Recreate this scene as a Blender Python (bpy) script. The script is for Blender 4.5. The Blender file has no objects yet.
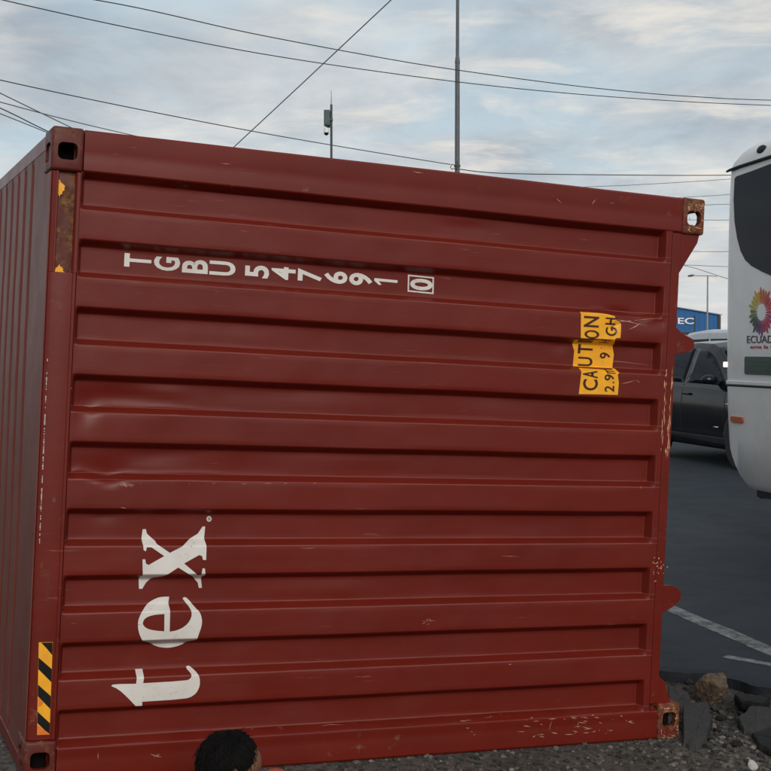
import bpy, bmesh, math, random
from mathutils import Vector, Matrix, noise as mnoise
from mathutils.geometry import tessellate_polygon

# ------------------------------------------------------------------ camera, sky, sun, exposure
scene = bpy.context.scene
C = scene.collection
EYE = 1.62
F_PX, IMG = 1340.0, 771.0
PITCH = math.radians(-1.62)

cam_data = bpy.data.cameras.new('camera')
cam = bpy.data.objects.new('camera', cam_data)
C.objects.link(cam)
cam.location = (0, 0, EYE)
cam.rotation_euler = (math.pi/2 + PITCH, 0, 0)
cam_data.sensor_width = 36.0
cam_data.lens = 36.0*F_PX/IMG
cam_data.clip_start = 0.05
cam_data.clip_end = 3000
scene.camera = cam

scene.view_settings.view_transform = 'Standard'
scene.view_settings.look = 'None'
scene.view_settings.gamma = 1.0
scene.view_settings.exposure = 0.15
scene.cycles.max_bounces = 6
scene.cycles.diffuse_bounces = 3
scene.cycles.glossy_bounces = 3

SUN_DIR = Vector((0.22, -0.80, 0.42)).normalized()      # towards the sun
SUN_EL = math.asin(SUN_DIR.z)
SUN_AZ = math.atan2(SUN_DIR.x, SUN_DIR.y)

SK1, SK2, SK3, SK4, SK5 = (15.9, 16.4, 0), (9.7, 5.2, 0), (0.0, 13.3, 0), (9.4, 15.2, 0), (7.5, 15.4, 0)
def make_world():
    w = bpy.data.worlds.new('World')
    scene.world = w
    w.use_nodes = True
    nt = w.node_tree
    N, L = nt.nodes, nt.links
    N.clear()
    out = N.new('ShaderNodeOutputWorld')
    bg = N.new('ShaderNodeBackground')
    STR = 0.12
    bg.inputs['Strength'].default_value = STR
    sky = N.new('ShaderNodeTexSky')
    sky.sky_type = 'NISHITA'
    sky.sun_disc = False
    sky.sun_elevation = SUN_EL
    sky.sun_rotation = SUN_AZ
    sky.air_density = 1.0
    sky.dust_density = 2.0
    tc = N.new('ShaderNodeTexCoord')
    sep = N.new('ShaderNodeSeparateXYZ')
    L.new(tc.outputs['Generated'], sep.inputs[0])
    def math_(op, a, b=None, clamp=False):
        n = N.new('ShaderNodeMath'); n.operation = op; n.use_clamp = clamp
        for i, v in enumerate((a, b)):
            if v is None: continue
            if isinstance(v, (int, float)): n.inputs[i].default_value = v
            else: L.new(v, n.inputs[i])
        return n.outputs[0]
    z = math_('MAXIMUM', sep.outputs[2], 0.0)
    zz = math_('ADD', z, 0.10)
    px = math_('MULTIPLY', math_('DIVIDE', sep.outputs[0], zz), -1.0)
    py = math_('DIVIDE', sep.outputs[1], zz)
    comb = N.new('ShaderNodeCombineXYZ')
    L.new(px, comb.inputs[0]); L.new(py, comb.inputs[1])
    def mapping(scale, loc, rot=0.0):
        m = N.new('ShaderNodeMapping')
        m.inputs['Scale'].default_value = scale
        m.inputs['Location'].default_value = loc
        m.inputs['Rotation'].default_value = (0, 0, rot)
        L.new(comb.outputs[0], m.inputs['Vector'])
        return m.outputs[0]
    def noise(vec, scale, detail, rough, dist=0.0):
        n = N.new('ShaderNodeTexNoise')
        n.inputs['Scale'].default_value = scale
        n.inputs['Detail'].default_value = detail
        n.inputs['Roughness'].default_value = rough
        n.inputs['Distortion'].default_value = dist
        L.new(vec, n.inputs['Vector'])
        return n.outputs[0]
    def ramp(fac, stops, interp='EASE'):
        r = N.new('ShaderNodeValToRGB')
        r.color_ramp.interpolation = interp
        els = r.color_ramp.elements
        while len(els) < len(stops): els.new(0.5)
        for e, (p, c) in zip(els, stops):
            e.position = p
            e.color = (c[0], c[1], c[2], 1)
        L.new(fac, r.inputs[0])
        return r.outputs[0]
    def mix(fac, a, b):
        m = N.new('ShaderNodeMix'); m.data_type = 'RGBA'
        if isinstance(fac, float): m.inputs[0].default_value = fac
        else: L.new(fac, m.inputs[0])
        for idx, v in ((6, a), (7, b)):
            if isinstance(v, tuple): m.inputs[idx].default_value = (*v, 1)
            else: L.new(v, m.inputs[idx])
        return m.outputs[2]
    k = 0.93/STR
    sc = lambda c: tuple(v*k for v in c)
    # thick blue-grey deck with darker bellies
    big = noise(mapping((1.0, 0.7, 1), SK1, 0.12), 0.8, 3, 0.5, 0.2)
    n1 = noise(mapping((1.0, 0.62, 1), SK2, 0.12), 2.3, 7, 0.60, 0.35)
    dk = math_('ADD', math_('MULTIPLY', n1, 0.62), math_('MULTIPLY', big, 0.38))
    deck = mix(ramp(dk, [(0.38, (0, 0, 0)), (0.62, (1, 1, 1))], 'LINEAR'), sc((0.375, 0.435, 0.495)), sc((0.640, 0.680, 0.700)))
    # openings of pale blue
    n2 = noise(mapping((0.8, 0.8, 1), SK3), 1.3, 6, 0.55, 0.3)
    blue = mix(0.80, sky.outputs[0], sc((0.50, 0.68, 0.78)))
    body = mix(math_('MULTIPLY', ramp(n2, [(0.50, (0, 0, 0)), (0.66, (1, 1, 1))]), 0.45), deck, blue)
    # cream lit streaks
    n3 = noise(mapping((0.85, 0.95, 1), SK4, 0.10), 3.0, 8, 0.62, 0.35)
    n4 = noise(mapping((0.5, 0.5, 1), SK5), 0.8, 2, 0.5)
    cream_f = math_('MULTIPLY', ramp(n3, [(0.46, (0, 0, 0)), (0.72, (1, 1, 1))]), ramp(n4, [(0.44, (0, 0, 0)), (0.58, (1, 1, 1))]))
    body = mix(math_('MULTIPLY', cream_f, 0.62), body, sc((0.93, 0.85, 0.74)))
    # air near the horizon: paler
    hz = ramp(z, [(0.0, (0.75, 0.75, 0.75)), (0.05, (0.40, 0.40, 0.40)), (0.15, (0, 0, 0))], 'LINEAR')
    body = mix(hz, body, sc((0.76, 0.735, 0.705)))
    L.new(body, bg.inputs['Color'])
    L.new(bg.outputs[0], out.inputs[0])
make_world()

sun_data = bpy.data.lights.new('sun', 'SUN')
sun = bpy.data.objects.new('sun', sun_data)
C.objects.link(sun)
sun_data.energy = 1.5
sun_data.angle = math.radians(30)
sun_data.color = (1.0, 0.93, 0.85)
sun.rotation_euler = (-SUN_DIR).to_track_quat('-Z', 'Y').to_euler()
sun.location = (-6, -6, 8)

# ------------------------------------------------------------------ pixel -> world helpers
def ray(px, py):
    x = (px-IMG/2)/F_PX
    y = -(py-IMG/2)/F_PX
    c, s = math.cos(PITCH), math.sin(PITCH)
    return Vector((x, c - y*s, s + y*c))
CAM = Vector((0, 0, EYE))
def at(px, py, depth):
    d = ray(px, py)
    return CAM + d*(depth/d.y)
def on_z(px, py, z):
    d = ray(px, py)
    return CAM + d*((z-EYE)/d.z)

# ------------------------------------------------------------------ object helpers
def tag(o, label=None, cat=None, group=None, kind=None):
    if label: o['label'] = label
    if cat: o['category'] = cat
    if group: o['group'] = group
    if kind: o['kind'] = kind
    return o
def empty(name, mat4=None, loc=None, rz=0.0):
    o = bpy.data.objects.new(name, None)
    o.empty_display_size = 0.2
    C.objects.link(o)
    if mat4 is not None: o.matrix_world = mat4
    else:
        o.location = loc or (0, 0, 0)
        o.rotation_euler = (0, 0, rz)
    return o
def link(name, me, mat, parent=None, smooth=False):
    o = bpy.data.objects.new(name, me)
    C.objects.link(o)
    mats = mat if isinstance(mat, (list, tuple)) else [mat]
    if len(me.materials) == 0:
        for m in mats: me.materials.append(m)
    if smooth:
        me.shade_smooth()
    if parent: o.parent = parent
    return o
class MB:
    """collects shapes, then becomes ONE mesh object"""
    def __init__(s): s.v, s.f, s.m = [], [], []
    def add(s, vs, fs, mi=0):
        n = len(s.v)
        s.v += [Vector(p) for p in vs]
        s.f += [tuple(i+n for i in f) for f in fs]
        s.m += [mi]*len(fs)
        return s
    def box(s, x0, x1, y0, y1, z0, z1, mi=0, M=None):
        vs = [Vector(p) for p in ((x0,y0,z0),(x1,y0,z0),(x1,y1,z0),(x0,y1,z0),(x0,y0,z1),(x1,y0,z1),(x1,y1,z1),(x0,y1,z1))]
        if M: vs = [M @ p for p in vs]
        return s.add(vs, [(0,3,2,1),(4,5,6,7),(0,1,5,4),(1,2,6,5),(2,3,7,6),(3,0,4,7)], mi)
    def prism(s, poly, fn0, fn1, mi=0):
        """poly of 2D points, fn0/fn1 map 2D -> 3D for the two caps"""
        n = len(poly)
        a = [fn0(p) for p in poly]; b = [fn1(p) for p in poly]
        tri = tessellate_polygon([[Vector((p[0], p[1], 0)) for p in poly]])
        fs = [tuple(t) for t in tri] + [tuple(i+n for i in reversed(t)) for t in tri]
        fs += [(i, (i+1) % n, (i+1) % n+n, i+n) for i in range(n)]
        return s.add(a+b, fs, mi)
    def tube(s, pts, rad, n=8, mi=0, cap=True):
        pts = [Vector(p) for p in pts]
        rs = rad if isinstance(rad, (list, tuple)) else [rad]*len(pts)
        vs, fs = [], []
        up = None
        for i, p in enumerate(pts):
            t = (pts[min(i+1, len(pts)-1)] - pts[max(i-1, 0)]).normalized()
            if up is None:
                up = Vector((0, 0, 1)) if abs(t.z) < 0.9 else Vector((1, 0, 0))
            a = t.cross(up).normalized(); b = a.cross(t).normalized(); up = b
            for k in range(n):
                q = 2*math.pi*k/n
                vs.append(p + a*(math.cos(q)*rs[i]) + b*(math.sin(q)*rs[i]))
        for i in range(len(pts)-1):
            for k in range(n):
                fs.append((i*n+k, i*n+(k+1) % n, (i+1)*n+(k+1) % n, (i+1)*n+k))
        if cap:
            fs.append(tuple(reversed(range(n))))
            fs.append(tuple((len(pts)-1)*n+k for k in range(n)))
        return s.add(vs, fs, mi)
    def lathe(s, prof, n=24, M=None, mi=0):
        """prof: (r, z) pairs revolved about z"""
        vs, fs = [], []
        for r, z in prof:
            for k in range(n):
                q = 2*math.pi*k/n
                p = Vector((r*math.cos(q), r*math.sin(q), z))
                vs.append(M @ p if M else p)
        for i in range(len(prof)-1):
            for k in range(n):
                fs.append((i*n+k, i*n+(k+1) % n, (i+1)*n+(k+1) % n, (i+1)*n+k))
        fs.append(tuple(reversed(range(n))))
        fs.append(tuple((len(prof)-1)*n+k for k in range(n)))
        return s.add(vs, fs, mi)
    def mesh(s, name, fix=True):
        me = bpy.data.meshes.new(name)
        me.from_pydata([tuple(p) for p in s.v], [], s.f)
        me.polygons.foreach_set('material_index', s.m)
        if fix:
            bm = bmesh.new(); bm.from_mesh(me)
            bmesh.ops.recalc_face_normals(bm, faces=bm.faces)
            bm.to_mesh(me); bm.free()
        me.update()
        return me
    def build(s, name, mat, parent=None, smooth=False, fix=True, bevel=0.0, seg=2, sharp=None):
        o = link(name, s.mesh(name, fix), mat, parent, smooth)
        if sharp is not None:
            o.data.shade_smooth()
            bm = bmesh.new(); bm.from_mesh(o.data)
            for e in bm.edges:
                if len(e.link_faces) == 2 and e.calc_face_angle(0) > sharp: e.smooth = False
            bm.to_mesh(o.data); bm.free()
        if bevel:
            b = o.modifiers.new('bevel', 'BEVEL')
            b.width = bevel; b.segments = seg; b.limit_method = 'ANGLE'; b.angle_limit = math.radians(35)
            b.harden_normals = False
            if not smooth and sharp is None: o.data.shade_smooth(); b.harden_normals = True
        return o
def grid_mesh(name, rows, fix=False):
    nr, nc = len(rows), len(rows[0])
    vs = [p for r in rows for p in r]
    fs = [(i*nc+j, i*nc+j+1, (i+1)*nc+j+1, (i+1)*nc+j) for i in range(nr-1) for j in range(nc-1)]
    me = bpy.data.meshes.new(name)
    me.from_pydata([tuple(p) for p in vs], [], fs)
    me.update()
    return me
def text_mesh(txt, bold=0.0):
    """flat glyph polygons of a string, normalised to the unit box: list of verts, faces"""
    cu = bpy.data.curves.new('glyph', 'FONT')
    cu.body = txt; cu.offset = bold; cu.resolution_u = 4
    ob = bpy.data.objects.new('glyph', cu)
    C.objects.link(ob)
    bpy.context.view_layer.update()
    dg = bpy.context.evaluated_depsgraph_get()
    me = bpy.data.meshes.new_from_object(ob.evaluated_get(dg))
    vs = [v.co.copy() for v in me.vertices]
    fs = [tuple(p.vertices) for p in me.polygons]
    bpy.data.objects.remove(ob); bpy.data.curves.remove(cu); bpy.data.meshes.remove(me)
    x0 = min(v.x for v in vs); x1 = max(v.x for v in vs); y0 = min(v.y for v in vs); y1 = max(v.y for v in vs)
    return [((v.x-x0)/(x1-x0), (v.y-y0)/(y1-y0)) for v in vs], fs, (x1-x0)/(y1-y0)
def nz(x, y, z=0.0, o=4):
    return mnoise.fractal(Vector((x, y, z)), 0.9, 2.0, o)

# ------------------------------------------------------------------ materials
class Mat:
    def __init__(s, name):
        s.m = bpy.data.materials.new(name); s.m.use_nodes = True
        s.nt = s.m.node_tree; s.N = s.nt.nodes; s.L = s.nt.links
        s.b = s.N['Principled BSDF']
        s.tc = s.N.new('ShaderNodeTexCoord')
    def put(s, sock, v):
        if isinstance(v, (int, float)): s.b.inputs[sock].default_value = v
        elif isinstance(v, tuple): s.b.inputs[sock].default_value = (*v, 1) if len(v) == 3 else v
        else: s.L.new(v, s.b.inputs[sock])
        return s
    def vec(s, scale=(1, 1, 1), loc=(0, 0, 0), rot=(0, 0, 0)):
        m = s.N.new('ShaderNodeMapping')
        m.inputs['Scale'].default_value = scale; m.inputs['Location'].default_value = loc; m.inputs['Rotation'].default_value = rot
        s.L.new(s.tc.outputs['Object'], m.inputs['Vector'])
        return m.outputs[0]
    def noise(s, scale, detail=5, rough=0.55, vec=None, dist=0.0):
        n = s.N.new('ShaderNodeTexNoise')
        n.inputs['Scale'].default_value = scale; n.inputs['Detail'].default_value = detail
        n.inputs['Roughness'].default_value = rough; n.inputs['Distortion'].default_value = dist
        s.L.new(vec or s.tc.outputs['Object'], n.inputs['Vector'])
        return n.outputs[0]
    def vor(s, scale, feat='F1', out=0, vec=None):
        n = s.N.new('ShaderNodeTexVoronoi'); n.feature = feat
        n.inputs['Scale'].default_value = scale
        s.L.new(vec or s.tc.outputs['Object'], n.inputs['Vector'])
        return n.outputs[out]
    def ramp(s, fac, a, b, interp='LINEAR'):
        n = s.N.new('ShaderNodeMapRange')
        n.inputs['From Min'].default_value = a; n.inputs['From Max'].default_value = b
        n.clamp = True
        s.L.new(fac, n.inputs['Value'])
        return n.outputs[0]
    def math(s, op, a, b):
        n = s.N.new('ShaderNodeMath'); n.operation = op
        for i, v in enumerate((a, b)):
            if isinstance(v, (int, float)): n.inputs[i].default_value = v
            else: s.L.new(v, n.inputs[i])
        return n.outputs[0]
    def mix(s, fac, a, b):
        m = s.N.new('ShaderNodeMix'); m.data_type = 'RGBA'
        if isinstance(fac, (int, float)): m.inputs[0].default_value = fac
        else: s.L.new(fac, m.inputs[0])
        for i, v in ((6, a), (7, b)):
            if isinstance(v, tuple): m.inputs[i].default_value = (*v, 1)
            else: s.L.new(v, m.inputs[i])
        return m.outputs[2]
    def bump(s, h, strength=0.3, dist=0.01):
        n = s.N.new('ShaderNodeBump')
        n.inputs['Strength'].default_value = strength; n.inputs['Distance'].default_value = dist
        s.L.new(h, n.inputs['Height'])
        s.L.new(n.outputs[0], s.b.inputs['Normal'])
        return s
def simple(name, col, rough=0.5, metal=0.0, var=0.12, vscale=6.0, bump=0.0, bscale=40.0, spec=None, coat=0.0):
    m = Mat(name)
    n = m.noise(vscale, 5, 0.6)
    lo = tuple(c*(1-var) for c in col); hi = tuple(min(1, c*(1+var)) for c in col)
    m.put('Base Color', m.mix(m.ramp(n, 0.3, 0.7), lo, hi))
    m.put('Roughness', m.ramp(m.noise(vscale*3, 4), 0.1, 0.9) if False else rough)
    m.put('Metallic', metal)
    if spec is not None: m.put('Specular IOR Level', spec)
    if coat: m.put('Coat Weight', coat); m.put('Coat Roughness', 0.05)
    if bump: m.bump(m.noise(bscale, 5, 0.6), bump, 0.01)
    return m.m

def container_paint(name, rust=0.0, col=(0.142, 0.0105, 0.0045), dirt=0.0, rough=0.37, attr=None, attr_col=(0.33, 0.14, 0.11), attr_k=1.0):
    m = Mat(name)
    big = m.noise(1.6, 6, 0.6, m.vec((1, 1, 2.2)))
    c = m.mix(m.ramp(big, 0.3, 0.72), tuple(v*0.86 for v in col), tuple(v*1.10 for v in col))
    chalk = m.noise(2.4, 7, 0.62, m.vec((0.5, 1, 3.0), (4, 2, 1)))
    c = m.mix(m.math('MULTIPLY', m.ramp(chalk, 0.48, 0.75), 0.14), c, (0.175, 0.034, 0.021))
    # streaks of road film that ran along the container's own height (u)
    st = m.noise(9.0, 6, 0.65, m.vec((0.22, 1, 4.5), (1, 5, 2)))
    c = m.mix(m.math('MULTIPLY', m.ramp(st, 0.52, 0.78), 0.16 + dirt), c, (0.095, 0.026, 0.015))
    gr = m.noise(5.0, 6, 0.7, m.vec((0.10, 1, 7.0), (8, 1, 3)))
    c = m.mix(m.math('MULTIPLY', m.ramp(gr, 0.55, 0.72), 0.30), c, tuple(v*0.55 for v in col))
    # fine scuffs down to primer
    sc = m.noise(60, 3, 0.5, m.vec((0.10, 1, 1.6), (0, 3, 0), (0, 0.25, 0)))
    gate = m.noise(2.6, 4, 0.6, m.vec((1, 1, 1), (9, 1, 4)))
    scf = m.math('MULTIPLY', m.ramp(sc, 0.69, 0.75), m.ramp(gate, 0.52, 0.66))
    c = m.mix(m.math('MULTIPLY', scf, 0.55), c, (0.34, 0.17, 0.13))
    rn = m.noise(14, 8, 0.68, m.vec((1, 1, 1), (2, 2, 2)))
    r2 = m.noise(3.2, 5, 0.6, m.vec((1, 1, 1), (6, 0, 6)))
    rf = m.math('MULTIPLY', m.ramp(rn, 0.66-0.24*rust, 0.76-0.22*rust), m.ramp(r2, 0.62-0.45*rust, 0.74-0.4*rust))
    rc = m.mix(m.ramp(m.noise(45, 5, 0.6), 0.35, 0.65), (0.040, 0.016, 0.008), (0.26, 0.115, 0.048))
    c = m.mix(rf, c, rc)
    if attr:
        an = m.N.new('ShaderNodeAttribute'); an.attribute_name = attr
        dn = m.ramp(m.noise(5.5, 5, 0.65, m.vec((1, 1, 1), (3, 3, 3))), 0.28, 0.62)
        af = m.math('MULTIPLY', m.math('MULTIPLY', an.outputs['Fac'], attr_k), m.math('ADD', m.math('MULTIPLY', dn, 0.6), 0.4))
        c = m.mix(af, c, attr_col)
    m.put('Base Color', c)
    m.put('Specular IOR Level', 0.36)
    ro = m.math('ADD', m.math('MULTIPLY', m.noise(5, 5, 0.6), 0.22), rough-0.11)
    ro = m.math('ADD', ro, m.math('MULTIPLY', rf, 0.4))
    m.put('Roughness', ro)
    b = m.math('ADD', m.math('MULTIPLY', m.noise(160, 2, 0.5), 0.12), m.math('MULTIPLY', rf, -0.5))
    b = m.math('ADD', b, m.math('MULTIPLY', m.noise(7, 4, 0.5), 0.9))
    m.bump(b, 0.16, 0.006)
    return m.m

M = {}
M['paint'] = container_paint('red oxide container paint')
M['panel'] = container_paint('red oxide panel paint with rubbed and highlighted edges', attr='wear_highlight', attr_k=0.5, rough=0.42)
M['rail'] = container_paint('red oxide rail paint', rust=0.30, dirt=0.10)
M['roof'] = container_paint('dusty faded roof paint', rust=0.2, dirt=0.12, rough=0.5, attr='dust', attr_col=(0.155, 0.062, 0.043), attr_k=0.62)
M['rust'] = container_paint('rusted red steel', rust=0.85, col=(0.10, 0.016, 0.008), dirt=0.25, rough=0.5)
M['casting'] = container_paint('worn corner casting paint', rust=0.62, col=(0.105, 0.012, 0.007), dirt=0.25, rough=0.48)
M['casting_rust'] = container_paint('rusty corner casting', rust=0.95, col=(0.14, 0.014, 0.007), dirt=0.2, rough=0.55)
M['dark_in'] = simple('dark interior dirt and shade', (0.007, 0.005, 0.004), 0.95, spec=0.1)  # also stands in for shade inside the left casting holes
def worn_white():
    m = Mat('worn white lettering')
    c = m.mix(m.ramp(m.noise(4, 6, 0.65), 0.35, 0.7), (0.75, 0.715, 0.67), (0.61, 0.57, 0.52))
    sc = m.math('MULTIPLY', m.ramp(m.noise(70, 5, 0.7, m.vec((0.4, 1, 1.5))), 0.60, 0.68), m.ramp(m.noise(6, 4, 0.6, m.vec((1, 1, 1), (5, 5, 5))), 0.48, 0.62))
    m.put('Base Color', m.mix(m.math('MULTIPLY', sc, 0.7), c, (0.20, 0.05, 0.035)))
    m.put('Roughness', 0.6)
    return m.m
M['white_print'] = worn_white()
M['yellow'] = simple('yellow warning vinyl', (0.92, 0.41, 0.013), 0.5, var=0.10, vscale=22)
M['orange_vinyl'] = simple('faded orange vinyl', (0.80, 0.20, 0.03), 0.42, var=0.12, vscale=30)
M['black_print'] = simple('black print', (0.008, 0.008, 0.008), 0.6, var=0.2, spec=0.2)
M['brown_print'] = simple('dark red brown print', (0.045, 0.008, 0.006), 0.45, var=0.2)
M['scratch'] = simple('scratched primer', (0.40, 0.20, 0.14), 0.6, var=0.3, vscale=60)
M['rust_scratch'] = simple('scraped steel and rust', (0.58, 0.29, 0.17), 0.6, var=0.45, vscale=80)
M['sealant'] = simple('pale sealant bead', (0.50, 0.46, 0.44), 0.7, var=0.3, vscale=40)
M['plywood'] = simple('plywood floor', (0.25, 0.15, 0.08), 0.7, var=0.25, vscale=8)

# ------------------------------------------------------------------ container (lies on its side: X = its height, Y = its length, Z = its width)
YAW, TILT = 0.3974, 0.0520
w_ax = Vector((-math.sin(YAW), math.cos(YAW), 0))
u0 = Vector((math.cos(YAW), math.sin(YAW), 0))
u_ax = u0*math.cos(TILT) - Vector((0, 0, 1))*math.sin(TILT)
v_ax = Vector((0, 0, 1))*math.cos(TILT) + u0*math.sin(TILT)
O_C = Vector((0.0535, 5.4794, EYE-0.4749))
CM = Matrix(((u_ax.x, w_ax.x, v_ax.x, O_C.x), (u_ax.y, w_ax.y, v_ax.y, O_C.y), (u_ax.z, w_ax.z, v_ax.z, O_C.z), (0, 0, 0, 1)))
CMI = CM.inverted()
HU, HV, LEN = 1.448, 1.219, 12.192

P_RIDGE, P_REC, P_SL, P_DEP, Y_RIDGE = 0.109, 0.096, 0.023, 0.046, 0.007
V_REC0 = 1.0390                      # upper edge of the first recess bottom
PITCH_V = P_RIDGE + P_REC + 2*P_SL
V_TOP, V_BOT = V_REC0+P_SL, V_REC0-8*PITCH_V-P_REC-P_SL      # where the panel meets the two corner posts
def raw_prof(v):
    t = (V_REC0 - v) % PITCH_V
    if t <= P_REC: return P_DEP
    t -= P_REC
    if t <= P_SL: return P_DEP*(1-t/P_SL)
    t -= P_SL
    if t <= P_RIDGE: return 0.0
    return P_DEP*(t-P_RIDGE)/P_SL
PU0, PU1 = -1.335, 1.283
def loc_on_plane(px, py, y=0.007):
    d = (CMI.to_3x3() @ ray(px, py)); o = CMI @ CAM
    t = (y-o.y)/d.y
    return o + d*t
DENTS = []
def dent(px, py, rx, ry, amp, shear=0.0):
    p = loc_on_plane(px, py, 0.03)
    DENTS.append((p.x, p.z, rx, ry, amp, shear))
dent(118, 398, 0.16, 0.035, 0.014); dent(165, 392, 0.10, 0.022, -0.006)
dent(112, 470, 0.10, 0.022, 0.012); dent(140, 458, 0.25, 0.025, 0.006, 0.1); dent(104, 517, 0.05, 0.012, 0.006)
dent(85, 410, 0.04, 0.05, 0.010); dent(240, 470, 0.2, 0.06, 0.004)
dent(632, 318, 0.09, 0.022, 0.022, -0.2); dent(612, 326, 0.035, 0.016, 0.012); dent(655, 322, 0.05, 0.018, 0.010)
dent(645, 345, 0.10, 0.03, 0.004); dent(590, 345, 0.12, 0.03, -0.004); dent(560, 345, 0.05, 0.02, 0.006)
dent(470, 228, 0.12, 0.02, 0.008); dent(300, 392, 0.3, 0.03, 0.005, 0.05); dent(360, 460, 0.25, 0.03, -0.004); dent(230, 325, 0.2, 0.03, 0.004); dent(500, 400, 0.2, 0.03, 0.004); dent(530, 525, 0.18, 0.03, 0.004); dent(330, 590, 0.2, 0.03, -0.004); dent(428, 622, 0.04, 0.03, 0.003)
WARPS = []
def warp(px, py, ru, rv, a):
    p = loc_on_plane(px, py, 0.03); WARPS.append((p.x, p.z, ru, rv, a))
warp(108, 476, 0.045, 0.03, 0.014); warp(80, 472, 0.03, 0.03, -0.006); warp(92, 406, 0.025, 0.025, 0.008); warp(170, 406, 0.10, 0.03, -0.004); warp(190, 476, 0.12, 0.03, -0.004)
warp(640, 318, 0.05, 0.03, 0.010); warp(600, 312, 0.04, 0.03, -0.006)
def depth(u, v):
    for (du, dv, ru, rv, a) in WARPS:
        q = ((u-du)/ru)**2+((v-dv)/rv)**2
        if q < 7: v += a*math.exp(-q)
    v += 0.0016*nz(u*1.7, v*0.8, 9.0, 2)*min(1.0, max(0.0, (u-PU0)/0.2), max(0.0, (PU1-u)/0.2))
    d = sum(raw_prof(v+k*0.0011) for k in (-3, -2, -1, 0, 1, 2, 3))/7.0
    m = min(1.0, max(0.0, (u-PU0-0.002)/0.016), max(0.0, (PU1-0.028-u)/0.017))
    d *= m
    edge = min(1.0, max(0.0, (u-PU0)/0.08), max(0.0, (PU1-u)/0.08))
    d += edge*(0.0036*nz(u*1.9, v*3.0, 3.3, 3) + 0.0010*nz(u*7, v*9, 1.1, 2))
    for (du, dv, ru, rv, a, sh) in DENTS:
        x = (u-du)/ru; y = (v-dv-sh*(u-du))/rv
        q = x*x+y*y
        if q < 6: d += a*math.exp(-q)*min(1, edge*3)
    return Y_RIDGE + d
def hit(px, py):
    """local (u, v) where the line of sight meets the corrugated end panel"""
    d = (CMI.to_3x3() @ ray(px, py)); o = CMI @ CAM
    lo = None
    for k in range(0, 90):
        y = 0.0 + k*0.0008
        p = o + d*((y-o.y)/d.y)
        if y >= depth(p.x, p.z): return p
    return p

cont = empty('shipping_container', CM)
tag(cont, 'large red corrugated shipping container lying on its side at the roadside', 'container')

# end panel ---------------------------------------------------------
def end_panel():
    vs = set()
    v = V_REC0 + P_SL
    vs.add(v); vs.add(V_BOT)
    k0 = V_REC0
    for i in range(10):
        for off in (0, P_REC, P_REC+P_SL, P_REC+P_SL+P_RIDGE):
            b = k0 - i*PITCH_V - off
            for dd in (-0.0045, -0.0022, 0, 0.0022, 0.0045): vs.add(b+dd)
        for f in (0.2, 0.4, 0.6, 0.8):
            vs.add(k0 - i*PITCH_V - P_REC*f); vs.add(k0 - i*PITCH_V - P_REC-P_SL-P_RIDGE*f)
        vs.add(k0 - i*PITCH_V - P_REC - P_SL/2); vs.add(k0 - i*PITCH_V + P_SL/2)
    vs = sorted(x for x in vs if V_BOT-0.001 <= x <= V_TOP+0.001)
    us = [PU0, PU0+0.002, PU0+0.004, PU0+0.010, PU0+0.0165, PU0+0.0185, PU0+0.022] + [PU0+0.03+i*(PU1-PU0-0.06)/210 for i in range(211)] + [PU1-0.0285, PU1-0.02, PU1-0.01, PU1]
    us = sorted(set([q for q in us if q < PU1-0.060 or q > PU1-0.026] + [PU1-k for k in (0.060, 0.052, 0.0475, 0.0450, 0.0430, 0.0365, 0.0300, 0.0280, 0.0255)]))
    rows = [[(u, depth(u, v), v) for u in us] for v in vs]
    me = grid_mesh('end_panel', rows)
    at_ = me.attributes.new('wear_highlight', 'FLOAT', 'POINT')      # rubbed paint plus sky highlight, painted pale on the upper ridge edges
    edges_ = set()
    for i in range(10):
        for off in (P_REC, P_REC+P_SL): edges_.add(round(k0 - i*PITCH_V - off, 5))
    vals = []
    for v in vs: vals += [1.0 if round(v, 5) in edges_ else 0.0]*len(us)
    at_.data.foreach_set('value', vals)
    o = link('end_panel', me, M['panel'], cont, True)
    return o
end_panel()

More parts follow.
